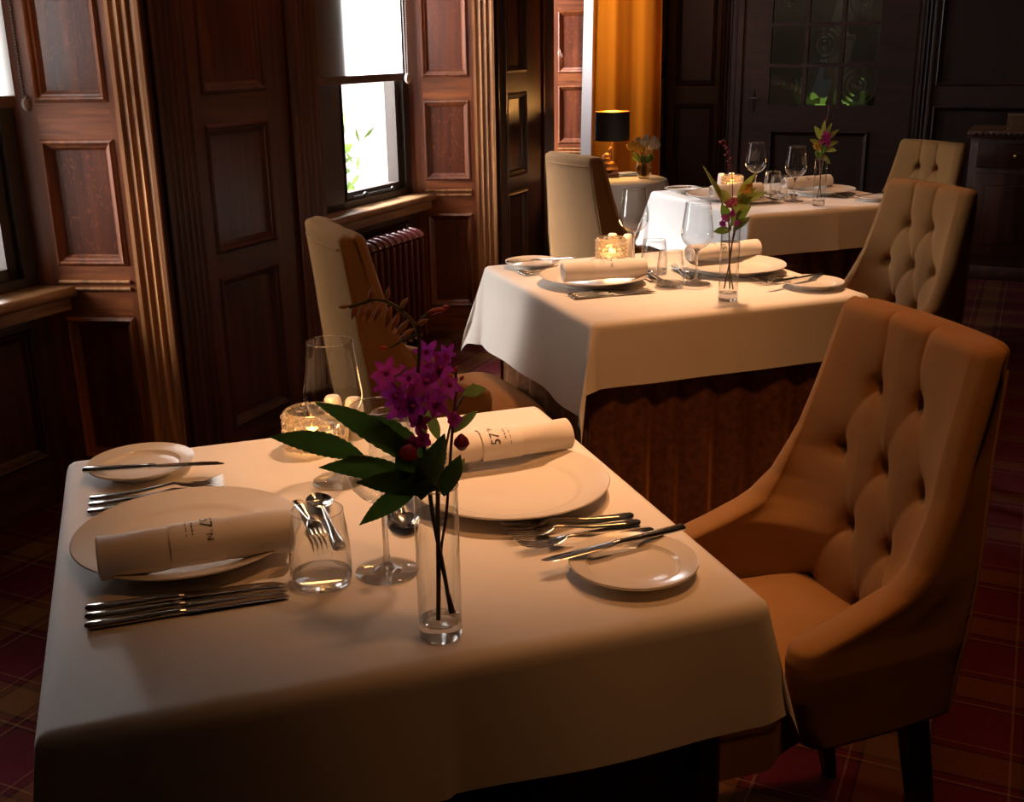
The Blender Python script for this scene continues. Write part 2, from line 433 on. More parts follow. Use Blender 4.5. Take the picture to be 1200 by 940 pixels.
def pier(x0, x1, px0, px1, name, right_splay=True, left_splay=True, fl0=None, fl1=None):
    bm = bmesh.new()
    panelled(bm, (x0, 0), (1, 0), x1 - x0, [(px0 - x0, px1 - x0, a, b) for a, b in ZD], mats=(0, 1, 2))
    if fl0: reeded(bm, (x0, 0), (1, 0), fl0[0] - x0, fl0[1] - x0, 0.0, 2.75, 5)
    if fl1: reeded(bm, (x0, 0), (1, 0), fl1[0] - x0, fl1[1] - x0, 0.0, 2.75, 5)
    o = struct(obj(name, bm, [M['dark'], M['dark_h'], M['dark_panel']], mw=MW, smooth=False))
    return o
pier(-2.33, -1.47, -2.10, -1.775, 'wall_left', fl0=(-2.31, -2.155), fl1=(-1.655, -1.478))
pier(0.0, .70, .115, .36, 'wall_left_middle', fl0=(.008, .105), fl1=(.555, .692))
pier(2.33, XB, 2.40, 2.66, 'wall_left_far')
bm = bmesh.new()
panelled(bm, (XF, 0), (1, 0), -3.8 - XF, [(a, a + .5, z0, z1) for a in (.2, 1.0, 1.8, 2.6, 3.4, 4.2) for z0, z1 in ZD])
struct(obj('wall_left_near', bm, [M['dark'], M['dark_h'], M['dark_panel']], mw=MW, smooth=False))

def splay_right(xr, name, L=SPL, pq=(.062, .288), edge=(.312, .412), zp=ZP):
    # splayed reveal on the far side of a window, seen face on from the camera
    bm = bmesh.new()
    o = (xr - sdx * L, 0 - sdy * L)
    panelled(bm, o, (sdx, sdy), L, [(pq[0], pq[1], a, b) for a, b in zp], mats=(0, 1, 2), q0=-.02)
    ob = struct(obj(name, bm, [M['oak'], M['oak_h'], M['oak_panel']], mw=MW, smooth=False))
    bm = bmesh.new()
    reeded(bm, o, (sdx, sdy), edge[0], edge[1], 0., 2.75, 3, proud=.012)
    # small bead across the rail at sill height
    d = Vector((sdx, sdy)); nn = Vector((d.y, -d.x))
    for z in (.69, .712):
        for q0, q1 in ((pq[0], pq[1]),):
            pts = [(o[0] + d.x * q + nn.x * .003, o[1] + d.y * q + nn.y * .003, z) for q in (q0, q1)]
            tube(bm, pts, .006, 8)
    struct(obj('trim_%d' % splay_right.k, bm, [M['oak_edge_lit']], mw=MW, smooth=False)); splay_right.k += 1
    return o
splay_right.k = 1
def splay_left(xl, name, L=SPL):
    bm = bmesh.new()
    panelled(bm, (xl, 0), (-sdx * -1, -sdy), L, [(.124, .35, a, b) for a, b in ZP])
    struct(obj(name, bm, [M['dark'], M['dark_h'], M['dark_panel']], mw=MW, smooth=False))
for i, (xl, xr) in enumerate(((-3.8, -2.33), (-1.47, 0.0))):
    splay_right(xr, 'wall_reveal_right'); splay_left(xl, 'wall_reveal_left')
# the deep far bay: reveal with its own long run, partly behind the curtain
o3 = splay_right(2.33, 'wall_reveal_far', L=.75, pq=(.155, .395), edge=(.62, .72), zp=[(.13, .66), (.745, 1.123), (1.20, 1.59), (1.67, 2.3)])
splay_left(.70, 'wall_reveal_left', L=.75)

def window(idx, xl, xr, y, mull, blind=True, zt=2.45, zs=.70, gy=.03, L=SPL):
    """frame, glass, sill, radiator and wall below a window in the bay between xl and xr (at depth y)"""
    fr = bmesh.new()
    W0, W1 = xl, xr
    jam = .075
    # outer frame (two stepped layers), mullion, lower rail
    for d0, d1, t in ((.0, .05, .055), (.05, .085, .085)):
        box(fr, W0, W0 + t, y + d0, y + d1, zs, zt); box(fr, W1 - t, W1, y + d0, y + d1, zs, zt)
        box(fr, W0, W1, y + d0, y + d1, zs, zs + t * .55); box(fr, W0, W1, y + d0, y + d1, zt - t, zt)
    box(fr, W0, mull + .055, y, y + .085, zs, zt)
    for a, b in ((mull + .05, W1 - .055),):       # casement sash
        s = .042
        box(fr, a, a + s, y + .02, y + .06, zs + .03, zt - .03); box(fr, b - s, b, y + .02, y + .06, zs + .03, zt - .03)
        box(fr, a, b, y + .02, y + .06, zs + .03, zs + .03 + .035); box(fr, a, b, y + .02, y + .06, zt - .07, zt - .03)
        for k in range(3): box(fr, a + s, a + s + .006, y + .012 + k * .006, y + .02, zs + .03, zt - .03)
    f = struct(obj('window_%d' % idx, fr, M['wframe'], mw=MW, smooth=False))
    g = bmesh.new()
    for a, b in ((mull + .09, W1 - .09),):
        vs = [g.verts.new(c) for c in ((a, y + .045, zs + .06), (b, y + .045, zs + .06), (b, y + .045, zt - .06), (a, y + .045, zt - .06))]
        g.faces.new(vs)
    go = obj('glass', g, M['pane'], parent=f, smooth=False)
    st = bmesh.new()      # iron casement stay
    mx = (mull + W1) / 2 - .04
    tube(st, [(mx - .17, y - .004, zs + .045), (mx + .17, y - .004, zs + .045)], .006, 8)
    ball(st, (mx - .08, y - .012, zs + .048), .013); ball(st, (mx + .16, y - .012, zs + .048), .010)
    tube(st, [(mx - .08, y - .010, zs + .048), (mx - .12, y - .03, zs + .052)], .005, 8)
    obj('casement_stay', st, M['iron'], parent=f)
    # sill board with rounded nose
    b2 = bmesh.new(); pr = []
    yn = y - .10
    for k in range(9):
        a = -pi / 2 + pi * k / 8; pr.append((yn - .016 * cos(a), zs - .018 + .018 * sin(a)))
    pr = [(y + .0, zs - .036)] + pr + [(y + .0, zs)]
    e0, e1 = xl - .035, xr + .035
    A = [b2.verts.new((e0, p[0], p[1])) for p in pr]; B = [b2.verts.new((e1, p[0], p[1])) for p in pr]
    for k in range(len(pr) - 1): b2.faces.new((A[k], A[k + 1], B[k + 1], B[k]))
    b2.faces.new(A); b2.faces.new(B)
    box(b2, e0, e1, yn + .012, y, zs - .075, zs - .037)
    struct(obj('trim_sill_%d' % idx, b2, M['sill'], mw=MW))
    b3 = bmesh.new()      # panelled apron below the sill and lintel wall above
    panelled(b3, (xl - .04, y - .02), (1, 0), xr - xl + .08, [(.12, (xr - xl) - .04, .16, .58)], z1=zs - .03)
    panelled(b3, (xl - .04, y), (1, 0), xr - xl + .08, [], z0=zt, z1=ZC)
    struct(obj('wall_below_window', b3, [M['dark'], M['dark_h'], M['dark_panel']], mw=MW, smooth=False))
    return f
WY = .395
window(1, -3.666, -2.464, WY, -3.12)
window(2, -1.336, -.134, WY, -.79)
window(3, .944, 2.086, .71, 1.5)

def radiator(x0, x1, y, ztop, label):
    r = thing('radiator', label, 'radiator', wl(x0, y, 0), WA, 'column radiators under the windows')
    n = int((x1 - x0) / .052)
    bm = bmesh.new()
    for i in range(n):
        x = .026 + i * .052
        for yy in (-.055, 0, .055):
            tube(bm, [(x, yy, .10), (x, yy, ztop - .03)], .015, 10)
        # rounded head and foot joining the columns
        for z, s in ((ztop - .03, 1), (.10, -1)):
            pts = [(x, -.06 + .12 * k / 10, z + s * .028 * sin(pi * k / 10) ** .6 if 0 < k < 10 else z) for k in range(11)]
            tube(bm, pts, .019, 10)
        box(bm, x - .004, x + .004, -.055, .055, .12, ztop - .04)
    tube(bm, [(0, 0, ztop - .05), (x1 - x0, 0, ztop - .05)], .012, 8); tube(bm, [(0, 0, .12), (x1 - x0, 0, .12)], .012, 8)
    obj('column_sections', bm, M['radiator'], parent=r)
    for xx in (.026, (n - 1) * .052 + .026):
        for yy in (-.05, .05): b2 = bmesh.new(); tube(b2, [(xx, yy, .0), (xx, yy, .09)], [.014, .010], 8); obj('foot', b2, M['radiator'], parent=r)
    b3 = bmesh.new(); X1 = n * .052
    tube(b3, [(X1 - .01, 0, .12), (X1 + .04, 0, .12), (X1 + .045, 0, .0)], .009, 8); ball(b3, (X1 + .04, 0, .13), .017)
    obj('valve', b3, M['iron'], parent=r)
    return r
radiator(-1.22, -.42, .225, .575, 'dark red column radiator below the white-lit window, daylight on its top')
radiator(.95, 1.98, .46, .56, 'dark red column radiator at the far bay, mostly behind the chair of the farthest table')

# floor, ceiling, other walls
bm = bmesh.new(); box(bm, XF, XB + .1, YR, 1.2, -.05, 0.0); struct(obj('floor', bm, M['carpet'], mw=MW, smooth=False))
bm = bmesh.new(); box(bm, XF - .2, XB + .2, YR - .2, 1.4, ZC, ZC + .1); struct(obj('ceiling', bm, M['ceiling'], mw=MW, smooth=False))
bm = bmesh.new(); panelled(bm, (XF, YR), (0, -1), -.01, [], ); 
bm.free()
bm = bmesh.new()
box(bm, XF, XB + .1, YR - .1, YR, 0, ZC); struct(obj('wall_right', bm, M['dark'], mw=MW, smooth=False))
bm = bmesh.new()
box(bm, XF - .1, XF, YR - .1, 1.2, 0, ZC); struct(obj('wall_front', bm, M['dark'], mw=MW, smooth=False))
# outer skin so that daylight only enters by the windows
bm = bmesh.new()
box(bm, XF, -3.86, .05, .6, 0, ZC); box(bm, -2.25, -1.52, .05, .47, 0, ZC); box(bm, .10, .62, .05, .47, 0, ZC); box(bm, 2.42, XB + .1, .05, .85, 0, ZC)
box(bm, -2.45, -2.25, .42, .47, 0, ZC); box(bm, -1.52, -1.34, .42, .47, 0, ZC); box(bm, -.125, .10, .42, .47, 0, ZC); box(bm, .62, .935, .74, .85, 0, ZC); box(bm, 2.10, 2.42, .74, .85, 0, ZC)
box(bm, -3.86, -3.68, .42, .47, 0, ZC)
box(bm, -3.9, 0.2, .5, .6, 0, .68); box(bm, -3.9, .2, .5, .6, 2.5, ZC); box(bm, .9, 2.15, .8, .9, 0, .68); box(bm, .9, 2.15, .8, .9, 2.5, ZC)
struct(obj('wall_outer', bm, M['dim_plaster'], mw=MW, smooth=False))

# back wall: panelling, door opening
DY0, DY1 = -.52, -1.58          # door leaf (y)
bm = bmesh.new()
def backpan(y0, y1, pans):      # y0 > y1 ; runs from left to right seen from the room
    panelled(bm, (XB, y0), (0, -1), y0 - y1, [(y0 - a, y0 - b, z0, z1) for a, b in pans for z0, z1 in ((.16, .98), (1.10, 2.15), (2.25, 2.7))])
backpan(.8, -.44, [(-.06, -.34)])
backpan(-1.66, YR, [(-1.74, -2.30), (-2.42, -3.0), (-3.12, -3.7), (-3.82, -4.4), (-4.52, -5.1), (-5.22, -5.9)])
panelled(bm, (XB, -.44), (0, -1), 1.22, [], z0=2.12, z1=ZC)
reeded(bm, (XB, -.36), (0, -1), 0, .12, 0, 2.2, 4); reeded(bm, (XB, -1.60), (0, -1), 0, .12, 0, 2.2, 4)
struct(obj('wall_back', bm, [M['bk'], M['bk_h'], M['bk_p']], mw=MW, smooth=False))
# baseboards
bm = bmesh.new()
for x0, x1 in ((-2.33, -1.47), (0, .70)): box(bm, x0, x1, -.022, 0, 0, .11)
struct(obj('baseboard_left', bm, M['dark'], mw=MW, smooth=False))
bm = bmesh.new(); box(bm, XB - .022, XB, YR, -1.72, 0, .12); box(bm, XB - .022, XB, -.36, .8, 0, .12)
struct(obj('baseboard_back', bm, M['dark'], mw=MW, smooth=False))

# glazed door
bm = bmesh.new()
dx0, dx1 = XB + .005, XB + .045
gy0, gy1 = -.705, -1.385; gz0 = .975; rh = .253; rows = 4; cols = 3
gz1 = gz0 + rh * rows
box(bm, dx0, dx1, DY1, DY0, .01, .12)
box(bm, dx0, dx1, gy0, DY0, .12, 2.1); box(bm, dx0, dx1, DY1, gy1, .12, 2.1)
box(bm, dx0, dx1, gy1, gy0, gz0 - .14, gz0); box(bm, dx0, dx1, gy1, gy0, gz1, 2.1)
cw = (gy0 - gy1) / cols
for i in range(1, cols): box(bm, dx0, dx1, gy0 - cw * i - .013, gy0 - cw * i + .013, gz0, gz1)
for j in range(1, rows): box(bm, dx0 - .002, dx1, gy1, gy0, gz0 + rh * j - .012, gz0 + rh * j + .012)
panelled(bm, (dx0, gy0 + .0), (0, -1), gy0 - gy1, [(.02, gy0 - gy1 - .02, .14, gz0 - .16)], z0=.12, z1=gz0 - .14, mats=(0, 1, 2))
for ya, yb in ((DY0, -.44), (-1.66, DY1)): box(bm, XB - .01, dx1, ya if ya < yb else yb, yb if ya < yb else ya, 0, 2.2)
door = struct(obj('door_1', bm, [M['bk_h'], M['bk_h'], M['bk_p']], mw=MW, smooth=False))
M['bull'] = solid_glass('bullseye_glass', (.9, .92, .88), 0., 1.5, clear=.12)
for j in range(rows):
    for i in range(cols):
        b = bmesh.new(); bull = (i + j) % 2 == 0
        yc = gy0 - cw * (i + .5); zc = gz0 + rh * (j + .5); n = 26
        grid = {}
        for a in range(n + 1):
            for c in range(n + 1):
                yy = (a / n - .5) * (cw - .022); zz = (c / n - .5) * (rh - .02); r = hypot(yy, zz)
                dep = (.016 * exp(-(r / .022) ** 2) + .0040 * sin(r * 190) * exp(-r * 9)) if bull else .0012 * sin(yy * 40 + i * 2 + zz * 23)
                grid[a, c] = b.verts.new((XB + .022 - dep, yc + yy, zc + zz))
        back = {k: b.verts.new((XB + .031, v.co.y, v.co.z)) for k, v in grid.items()}
        for a in range(n):
            for c in range(n):
                b.faces.new((grid[a, c], grid[a + 1, c], grid[a + 1, c + 1], grid[a, c + 1])); b.faces.new((back[a, c], back[a, c + 1], back[a + 1, c + 1], back[a + 1, c]))
        for k in range(n):
            for p, q in (((k, 0), (k + 1, 0)), ((n, k), (n, k + 1)), ((k + 1, n), (k, n)), ((0, k + 1), (0, k))): b.faces.new((grid[q], grid[p], back[p], back[q]))
        obj('glass_pane', b, M['bull'], parent=door)
b = bmesh.new(); tube(b, [(XB + .0, DY0 - .07, 1.02), (XB - .045, DY0 - .07, 1.02), (XB - .05, DY0 - .13, 1.02)], .009, 8)
box(b, XB - .004, XB + .006, DY0 - .09, DY0 - .05, .93, 1.08)
obj('door_handle', b, M['iron'], parent=door)
# room beyond the door
bm = bmesh.new()
box(bm, XB + 1.7, XB + 1.8, -2.8, 1.0, 0, ZC); box(bm, XB + .1, XB + 1.8, .2, .3, 0, ZC); box(bm, XB + .1, XB + 1.8, -2.8, -2.7, 0, ZC)
struct(obj('wall_hall', bm, M['dim_plaster'], mw=MW, smooth=False))
bm = bmesh.new(); box(bm, XB + .1, XB + 1.8, -2.8, .3, -.05, 0); struct(obj('floor_hall', bm, M['carpet'], mw=MW, smooth=False))
bm = bmesh.new(); box(bm, XB + .1, XB + 1.8, -2.8, .3, ZC, ZC + .1); struct(obj('ceiling_hall', bm, M['ceiling'], mw=MW, smooth=False))
hp = bmesh.new()       # hall window: garden green below, white sky above
def gradwin():
    m, nt, out = newmat('hall_window_view')
    e = N(nt, 'ShaderNodeEmission'); mp = coords(nt); sp = nt.nodes.new('ShaderNodeSeparateXYZ'); nt.links.new(mp.outputs[0], sp.inputs[0])
    r = ramp(nt, [(.0, (.55, .6, .5)), (.13, (.6, .65, .5)), (.14, (.12, .22, .03)), (.42, (.16, .28, .04)), (.43, (.02, .02, .02)), (1, (.03, .03, .03))])
    mr = N(nt, 'ShaderNodeMapRange'); mr.inputs['From Min'].default_value = .75; mr.inputs['From Max'].default_value = 1.25
    nt.links.new(sp.outputs[2], mr.inputs[0]); nt.links.new(mr.outputs[0], r.inputs[0]); nt.links.new(r.outputs[0], e.inputs[0]); e.inputs[1].default_value = .9
    nt.links.new(e.outputs[0], out.inputs[0]); return m
box(hp, XB + 1.66, XB + 1.69, -.98, -.72, .80, 1.25)
struct(obj('window_4', hp, gradwin(), mw=MW, smooth=False))
hb = bmesh.new()
def clothsheet(b, x, y0, y1, z0, z1, amp, f, n=30):
    g = {}
    for a in range(n + 1):
        for c in range(2):
            y = y0 + (y1 - y0) * a / n
            g[a, c] = b.verts.new((x + amp * sin(a * f), y, z0 if c == 0 else z1))
    for a in range(n): b.faces.new((g[a, 0], g[a + 1, 0], g[a + 1, 1], g[a, 1]))
clothsheet(hb, XB + 1.3, -1.02, -.86, .9, 2.1, .02, 1.1)
tag(obj('hall_curtain', hb, M['linen'], mw=MW), 'pale curtain hanging in the room beyond the glazed door', 'curtain')
hb = bmesh.new(); lathe(hb, [(0, 0), (.07, 0), (.11, .08), (.10, .2), (.05, .28), (.06, .34), (.0, .34)], 20)
hv = tag(obj('jug', hb, M['ceramic']), 'white jug in the room beyond the glazed door, seen through its right panes', 'jug'); hv.location = wl(XB + .8, -1.50, 1.0)
hb = bmesh.new(); rbox(hb, -.2, .2, -.25, .25, .97, 1.0, .005); 
for sx in (-.17, .17):
    for sy in (-.22, .22): tube(hb, [(sx, sy, .97), (sx, sy, 0)], [.02, .014], 8)
ht = tag(obj('hall_console', hb, M['dark']), 'dark narrow console table beyond the glazed door under the white jug', 'table'); ht.location = wl(XB + .8, -1.50, 0); ht.rotation_euler = (0, 0, WA)
hl = bpy.data.lights.new('hall_light', 'AREA'); hl.energy = 2.4; hl.size = .6; hl.color = (1, .88, .72)
hlo = bpy.data.objects.new('hall_light', hl); COL.objects.link(hlo); hlo.location = wl(XB + .9, -.9, 2.7)

# ------------------------------------------------------------------ blinds
def blind(xl, xr, y, zb, label, zt=2.45):
    r = thing('roller_blind', label, 'blind', wl((xl + xr) / 2, y, 0), WA, 'roller blinds half drawn over the windows'); r.location.z = 0
    hw = (xr - xl) / 2; b = bmesh.new(); n = 24; g = {}
    for a in range(n + 1):
        for c in range(13):
            x = -hw + 2 * hw * a / n; z = zb + .03 + (zt - zb - .03) * c / 12
            g[a, c] = b.verts.new((x, .004 * sin(x * 9) + .002 * sin(x * 31), z))
    for a in range(n):
        for c in range(12): b.faces.new((g[a, c], g[a + 1, c], g[a + 1, c + 1], g[a, c + 1]))
    obj('blind_fabric', b, M['blind'], parent=r)
    b = bmesh.new(); rbox(b, -hw, hw, -.006, .006, zb, zb + .034, .003); obj('hem_bar', b, M['blind_hem'], parent=r)
    b = bmesh.new(); tube(b, [(-hw, 0, zt), (hw, 0, zt)], .022, 16); obj('roller_tube', b, M['blind_hem'], parent=r)
    # bead chain loop with its round tensioner on the reveal side
    ch = bmesh.new(); cx = hw + .045; cy = .0
    for s in (-1, 1):
        for k in range(150):
            z = zb + .03 + k * .0085
            if z > zt: break
            xx = cx + s * (.009 + .012 * min(1, (z - zb) / 1.2)); 
            ball(ch, (xx, cy, z), .0034, seg=6, rings=4)
    co = obj('bead_chain', ch, M['chain'], parent=r)
    t = bmesh.new(); lathe(t, [(0, -.006), (.022, -.006), (.024, 0), (.022, .006), (.016, .004), (.012, .007), (0, .007)], 24)
    bmesh.ops.rotate(t, verts=t.verts[:], cent=(0, 0, 0), matrix=Matrix.Rotation(pi / 2, 3, 'X')); bmesh.ops.translate(t, verts=t.verts[:], vec=(cx, -.006, zb + .008))
    obj('chain_tensioner', t, M['chain'], parent=co)
    return r
blind(-1.30, -.25, WY - .035, 1.235, 'white roller blind glowing in daylight with brown hem bar, in the centre window')
blind(-3.62, -2.492, WY - .035, 1.235, 'white roller blind cut off by the left edge, at the nearest window')

# ------------------------------------------------------------------ outside
bm = bmesh.new()
for k in range(260):
    x = random.uniform(-2.75, -1.47); y = random.uniform(1.5, 2.1); z = random.uniform(.2, 1.15)
    a = Euler((random.uniform(0, 6), random.uniform(0, 6), random.uniform(0, 6)))
    b2 = bmesh.new(); vs = [b2.verts.new(c) for c in ((-.06, 0, 0), (0, -.03, 0), (.06, 0, .01), (0, .03, 0))]; b2.faces.new(vs)
    merge(bm, b2, Matrix.Translation((x, y, z)) @ a.to_matrix().to_4x4())
#hedge placed where the left of the second window looks out
def ray_from_cam_local(px_s, depth):   # helper for siting: point on the line from the lens through (px_s, WY) at a further depth
    c = MW.inverted() @ Vector((0, 0, HC)); t = (depth - c.y) / (WY - c.y); return c.x + (px_s - c.x) * t
for f in (): pass
hx = ray_from_cam_local(-.70, 1.8)
bmesh.ops.translate(bm, verts=bm.verts[:], vec=(hx + 1.47 - .02, 0, 0))
hd = tag(obj('garden_hedge', bm, M['ext_leaf'], mw=MW, smooth=False), 'green hedge in the garden, a sliver at the left of the window opening', 'hedge'); hd['kind'] = 'stuff'
bm = bmesh.new(); box(bm, hx - 1.2, hx - .10, 2.2, 2.35, 0, 1.6)
struct(obj('wall_garden', bm, M['ext_brick'], mw=MW, smooth=False))
M['ext_white'] = simple('white_render', (.97, .97, .97), .9)
bm = bmesh.new(); box(bm, -9, 16, 6, 6.2, -.1, 5); struct(obj('wall_neighbour', bm, M['ext_white'], mw=MW, smooth=False))
bm = bmesh.new(); box(bm, -8, 7, 1.0, 6, -.1, -.02); struct(obj('floor_garden', bm, M['ext_white'], mw=MW, smooth=False))
w = bpy.data.worlds.new('world'); SC.world = w; w.use_nodes = True
w.node_tree.nodes['Background'].inputs[0].default_value = (1.0, .92, .84, 1); w.node_tree.nodes['Background'].inputs[1].default_value = 3.0

def area(name, loc, target, size, sy, energy, col):
    l = bpy.data.lights.new(name, 'AREA'); l.shape = 'RECTANGLE'; l.size = size; l.size_y = sy; l.energy = energy; l.color = col
    o = bpy.data.objects.new(name, l); COL.objects.link(o); o.location = loc
    o.rotation_euler = (Vector(target) - Vector(loc)).to_track_quat('-Z', 'Y').to_euler()
    return o
DAY = (.96, .955, 1.0)
area('daylight_near', wl(-4.15, 2.4, 1.75), wl(-2.5, .0, .9), 1.6, 1.6, 300, (1.0, .92, .86))
area('daylight_middle', wl(-.45, 2.0, 2.3), wl(-.70, -1.2, .75), 2.0, 2.0, 1500, DAY)
area('daylight_far', wl(1.2, 2.6, 2.2), wl(1.75, -1.2, .9), 1.6, 2.0, 170, DAY)
def spot(name, loc, target, energy, col, ang, blend=.8, rad=.12):
    l = bpy.data.lights.new(name, 'SPOT'); l.energy = energy; l.color = col; l.spot_size = radians(ang); l.spot_blend = blend; l.shadow_soft_size = rad
    o = bpy.data.objects.new(name, l); COL.objects.link(o); o.location = loc
    o.rotation_euler = (Vector(target) - Vector(loc)).to_track_quat('-Z', 'Y').to_euler(); return o
WARM = (1.0, .40, .11)
SOFT = (1.0, .53, .27)
spot('ceiling_lamp_near', (.22, 2.20, 2.6), (-.02, 1.86, .75), 150, SOFT, 44, 1.0, .08)
spot('ceiling_lamp_middle', (.62, 3.30, 2.6), (.50, 3.15, .75), 240, SOFT, 44, 1.0, .08)
spot('wall_washer_left', (.0, 3.1, 2.7), (-.85, 3.95, .95), 34, (1.0, .45, .16), 74, 1.0, .1)
spot('ceiling_lamp_far', (1.15, 4.9, 2.6), (1.12, 4.8, .75), 50, SOFT, 44, 1.0, .08)
spot('chair_fill', (.60, 2.25, 2.6), (.62, 2.05, .7), 50, WARM, 66, 1.0, .15)  # unseen warm spot added for the chairs and cloth fronts; washes no wall
spot('front_fill', (.42, .88, 2.7), (.18, 1.95, .7), 58, (1.0, .40, .12), 62, 1.0, .12)  # unseen fill added to warm the nearest table and the cloth fronts
spot('chair_fill_far', (1.25, 3.85, 2.6), (1.3, 3.9, .7), 50, WARM, 76, 1.0, .15)  # second unseen warm spot, added between the tables for the farthest cloth front
def point(name, loc, e, col, r=.02):
    l = bpy.data.lights.new(name, 'POINT'); l.energy = e; l.color = col; l.shadow_soft_size = r
    o = bpy.data.objects.new(name, l); COL.objects.link(o); o.location = loc; return o

# ------------------------------------------------------------------ chair
BUT = [(-.054, .838), (.054, .838), (-.110, .712), (0, .712), (.110, .712), (-.054, .590), (.054, .590)]
HID = [(-.110, .46), (0, .46), (.110, .46)]
CRE = [((-.060, .99), BUT[0]), ((.060, .99), BUT[1])]
for a, b in ((0, 2), (0, 3), (1, 3), (1, 4), (2, 5), (3, 5), (3, 6), (4, 6)): CRE.append((BUT[a], BUT[b]))
for a, b in ((5, 0), (5, 1), (6, 1), (6, 2)): CRE.append((BUT[a], HID[b]))
CRE += [(BUT[2], (-.205, .70)), (BUT[4], (.205, .70))]
def segd(p, a, b):
    ax, ay = a; bx, by = b; dx, dy = bx - ax, by - ay; t = max(0, min(1, ((p[0] - ax) * dx + (p[1] - ay) * dy) / (dx * dx + dy * dy)))
    # creases sag a little between buttons
    return hypot(p[0] - ax - t * dx - .010 * sin(pi * t) * (1 if dx > 0 else -1), p[1] - ay - t * dy + .004 * sin(pi * t))
THK = .072
def fin(z): return -.125 - max(0, z - .46) * .122
def xo(z): return interp([(.35, .226), (.50, .238), (.62, .232), (.80, .206), (.98, .193)], z)
FE = [(.37, .075), (.40, .092), (.46, .108), (.52, .112), (.540, .106), (.552, .075), (.562, .045), (.572, .020), (.586, -.015), (.605, -.052), (.641, -.088), (.69, -.113), (.734, -.133), (.80, -.152), (.859, -.169), (.961, -.196), (1.0, -.20)]
def smooth01(x): x = max(0, min(1, x)); return x * x * (3 - 2 * x)
def tuft(s, z):
    if z < .40: return 0.
    dc = min(segd((s, z), a, b) for a, b in CRE); db = min(hypot(s - b[0], z - b[1]) for b in BUT + HID)
    fade = smooth01((.215 - abs(s)) / .07)
    pil = .008 * (1 - exp(-(dc / .016) ** 1.0)) - .004 - .0055 * exp(-(dc / .0045) ** 2)
    return (pil - .024 * exp(-(db / .012) ** 2) - .008 * exp(-(db / .030) ** 2)) * fade
def resample(P, n):
    Lc = [0]
    for a, b in zip(P, P[1:]): Lc.append(Lc[-1] + hypot(b[0] - a[0], b[1] - a[1]))
    T = Lc[-1]; out = []; i = 0
    for k in range(n + 1):
        s_ = T * k / n
        while i < len(Lc) - 2 and Lc[i + 1] < s_: i += 1
        t = (s_ - Lc[i]) / max(1e-9, Lc[i + 1] - Lc[i]); a, b = P[i], P[i + 1]
        out.append((a[0] + (b[0] - a[0]) * t, a[1] + (b[1] - a[1]) * t, s_))
    return out
def chair_shell():
    bm = bmesh.new(); NI = 112; NO = 26; K = 8; rows = []; zs = []
    z = .37
    while z < .945: zs.append((z, 0.)); z += .0044
    for k in range(1, 8): a = k / 7 * pi / 2; zs.append((.945 + .018 * sin(a), .018 * (1 - cos(a))))
    for z, ins in zs:
        fi = fin(z) - ins; rear = fin(z) - THK + ins; X = xo(z) - ins; E = interp(FE, z) - ins
        S = smooth01((E - fi) / .13); te = .034 + .026 * S; Xi = X - te; bul = te * .5 * S; yE = E - bul
        D = yE - fi; half = []; m = 2.3; Dm = min(D, .15)
        for k in range(61):
            t = k / 60; q = 1 - (1 - t) ** 2.5
            g = (1 - S) * q ** 4 + S * (1 - max(0, 1 - q ** m) ** (1 / m))
            half.append((Xi * q, fi + Dm * g - .012 * (1 - q * q)))
        if D > Dm: half.append((Xi + .001, yE))
        R = resample(half, NI)
        inner = []
        for k, (x, y, s_) in enumerate(R):
            a = R[max(0, k - 1)]; b = R[min(NI, k + 1)]; dx, dy = b[0] - a[0], b[1] - a[1]; l = hypot(dx, dy) or 1
            d = tuft(s_, z) if ins < .012 else tuft(s_, z) * .6; dn = tuft(-s_, z) if k else d
            n = (-dy / l, dx / l)
            inner.append(((x + n[0] * d, y + n[1] * d), (-(x + n[0] * dn), y + n[1] * dn)))
        ip = [b for a, b in reversed(inner[1:])] + [a for a, b in inner]
        dr = max(0., min(.030 * (1 - S), (yE - rear - .016) * .7))
        cap = [(Xi + S * (te / 2 - te / 2 * cos(pi * k / K)) + (1 - S) * te * sin(pi * k / K / 2), yE + bul * sin(pi * k / K) - dr * (1 - cos(pi * k / K / 2))) for k in range(1, K)]
        rc = .016; Y_ = X - .022; oh = [(X, yE - dr), ((X + Y_) / 2 + .004, (yE + rear + rc) / 2), (Y_, rear + rc)] + [(Y_ - rc + rc * cos(a * pi / 12), rear + rc - rc * sin(a * pi / 12)) for a in range(1, 7)] + [(x * (Y_ - rc) / 6, rear - .012 * (1 - (x / 6.) ** 2)) for x in range(5, -1, -1)]
        oh2 = [(x, y) for x, y, _ in resample(oh, NO)]
        ring = ip + cap + oh2 + [(-x, y) for x, y in reversed(oh2[:-1])] + [(-x, y) for x, y in reversed(cap)]
        rows.append([bm.verts.new((x, y, z)) for x, y in ring])
    L = len(rows[0])
    for a, b in zip(rows, rows[1:]):
        for k in range(L): bm.faces.new((a[k], a[(k + 1) % L], b[(k + 1) % L], b[k]))
    NIP = 2 * NI + 1
    for R in (rows[0], rows[-1]): bm.faces.new(R)
    return bm
def chair_piping():
    bm = bmesh.new()
    for sg in (-1, 1):
        pts = []; z = .38
        while z <= .925: pts.append((sg * (xo(z) - .027), fin(z) - THK + .004, z)); z += .03
        tube(bm, pts, .0032, 6)
    pts = [(-.150 + .300 * k / 24, fin(.925) - THK - .002 - .012 * (1 - ((k - 12) / 12) ** 2), .925) for k in range(25)]
    tube(bm, pts, .0030, 6)
    return bm
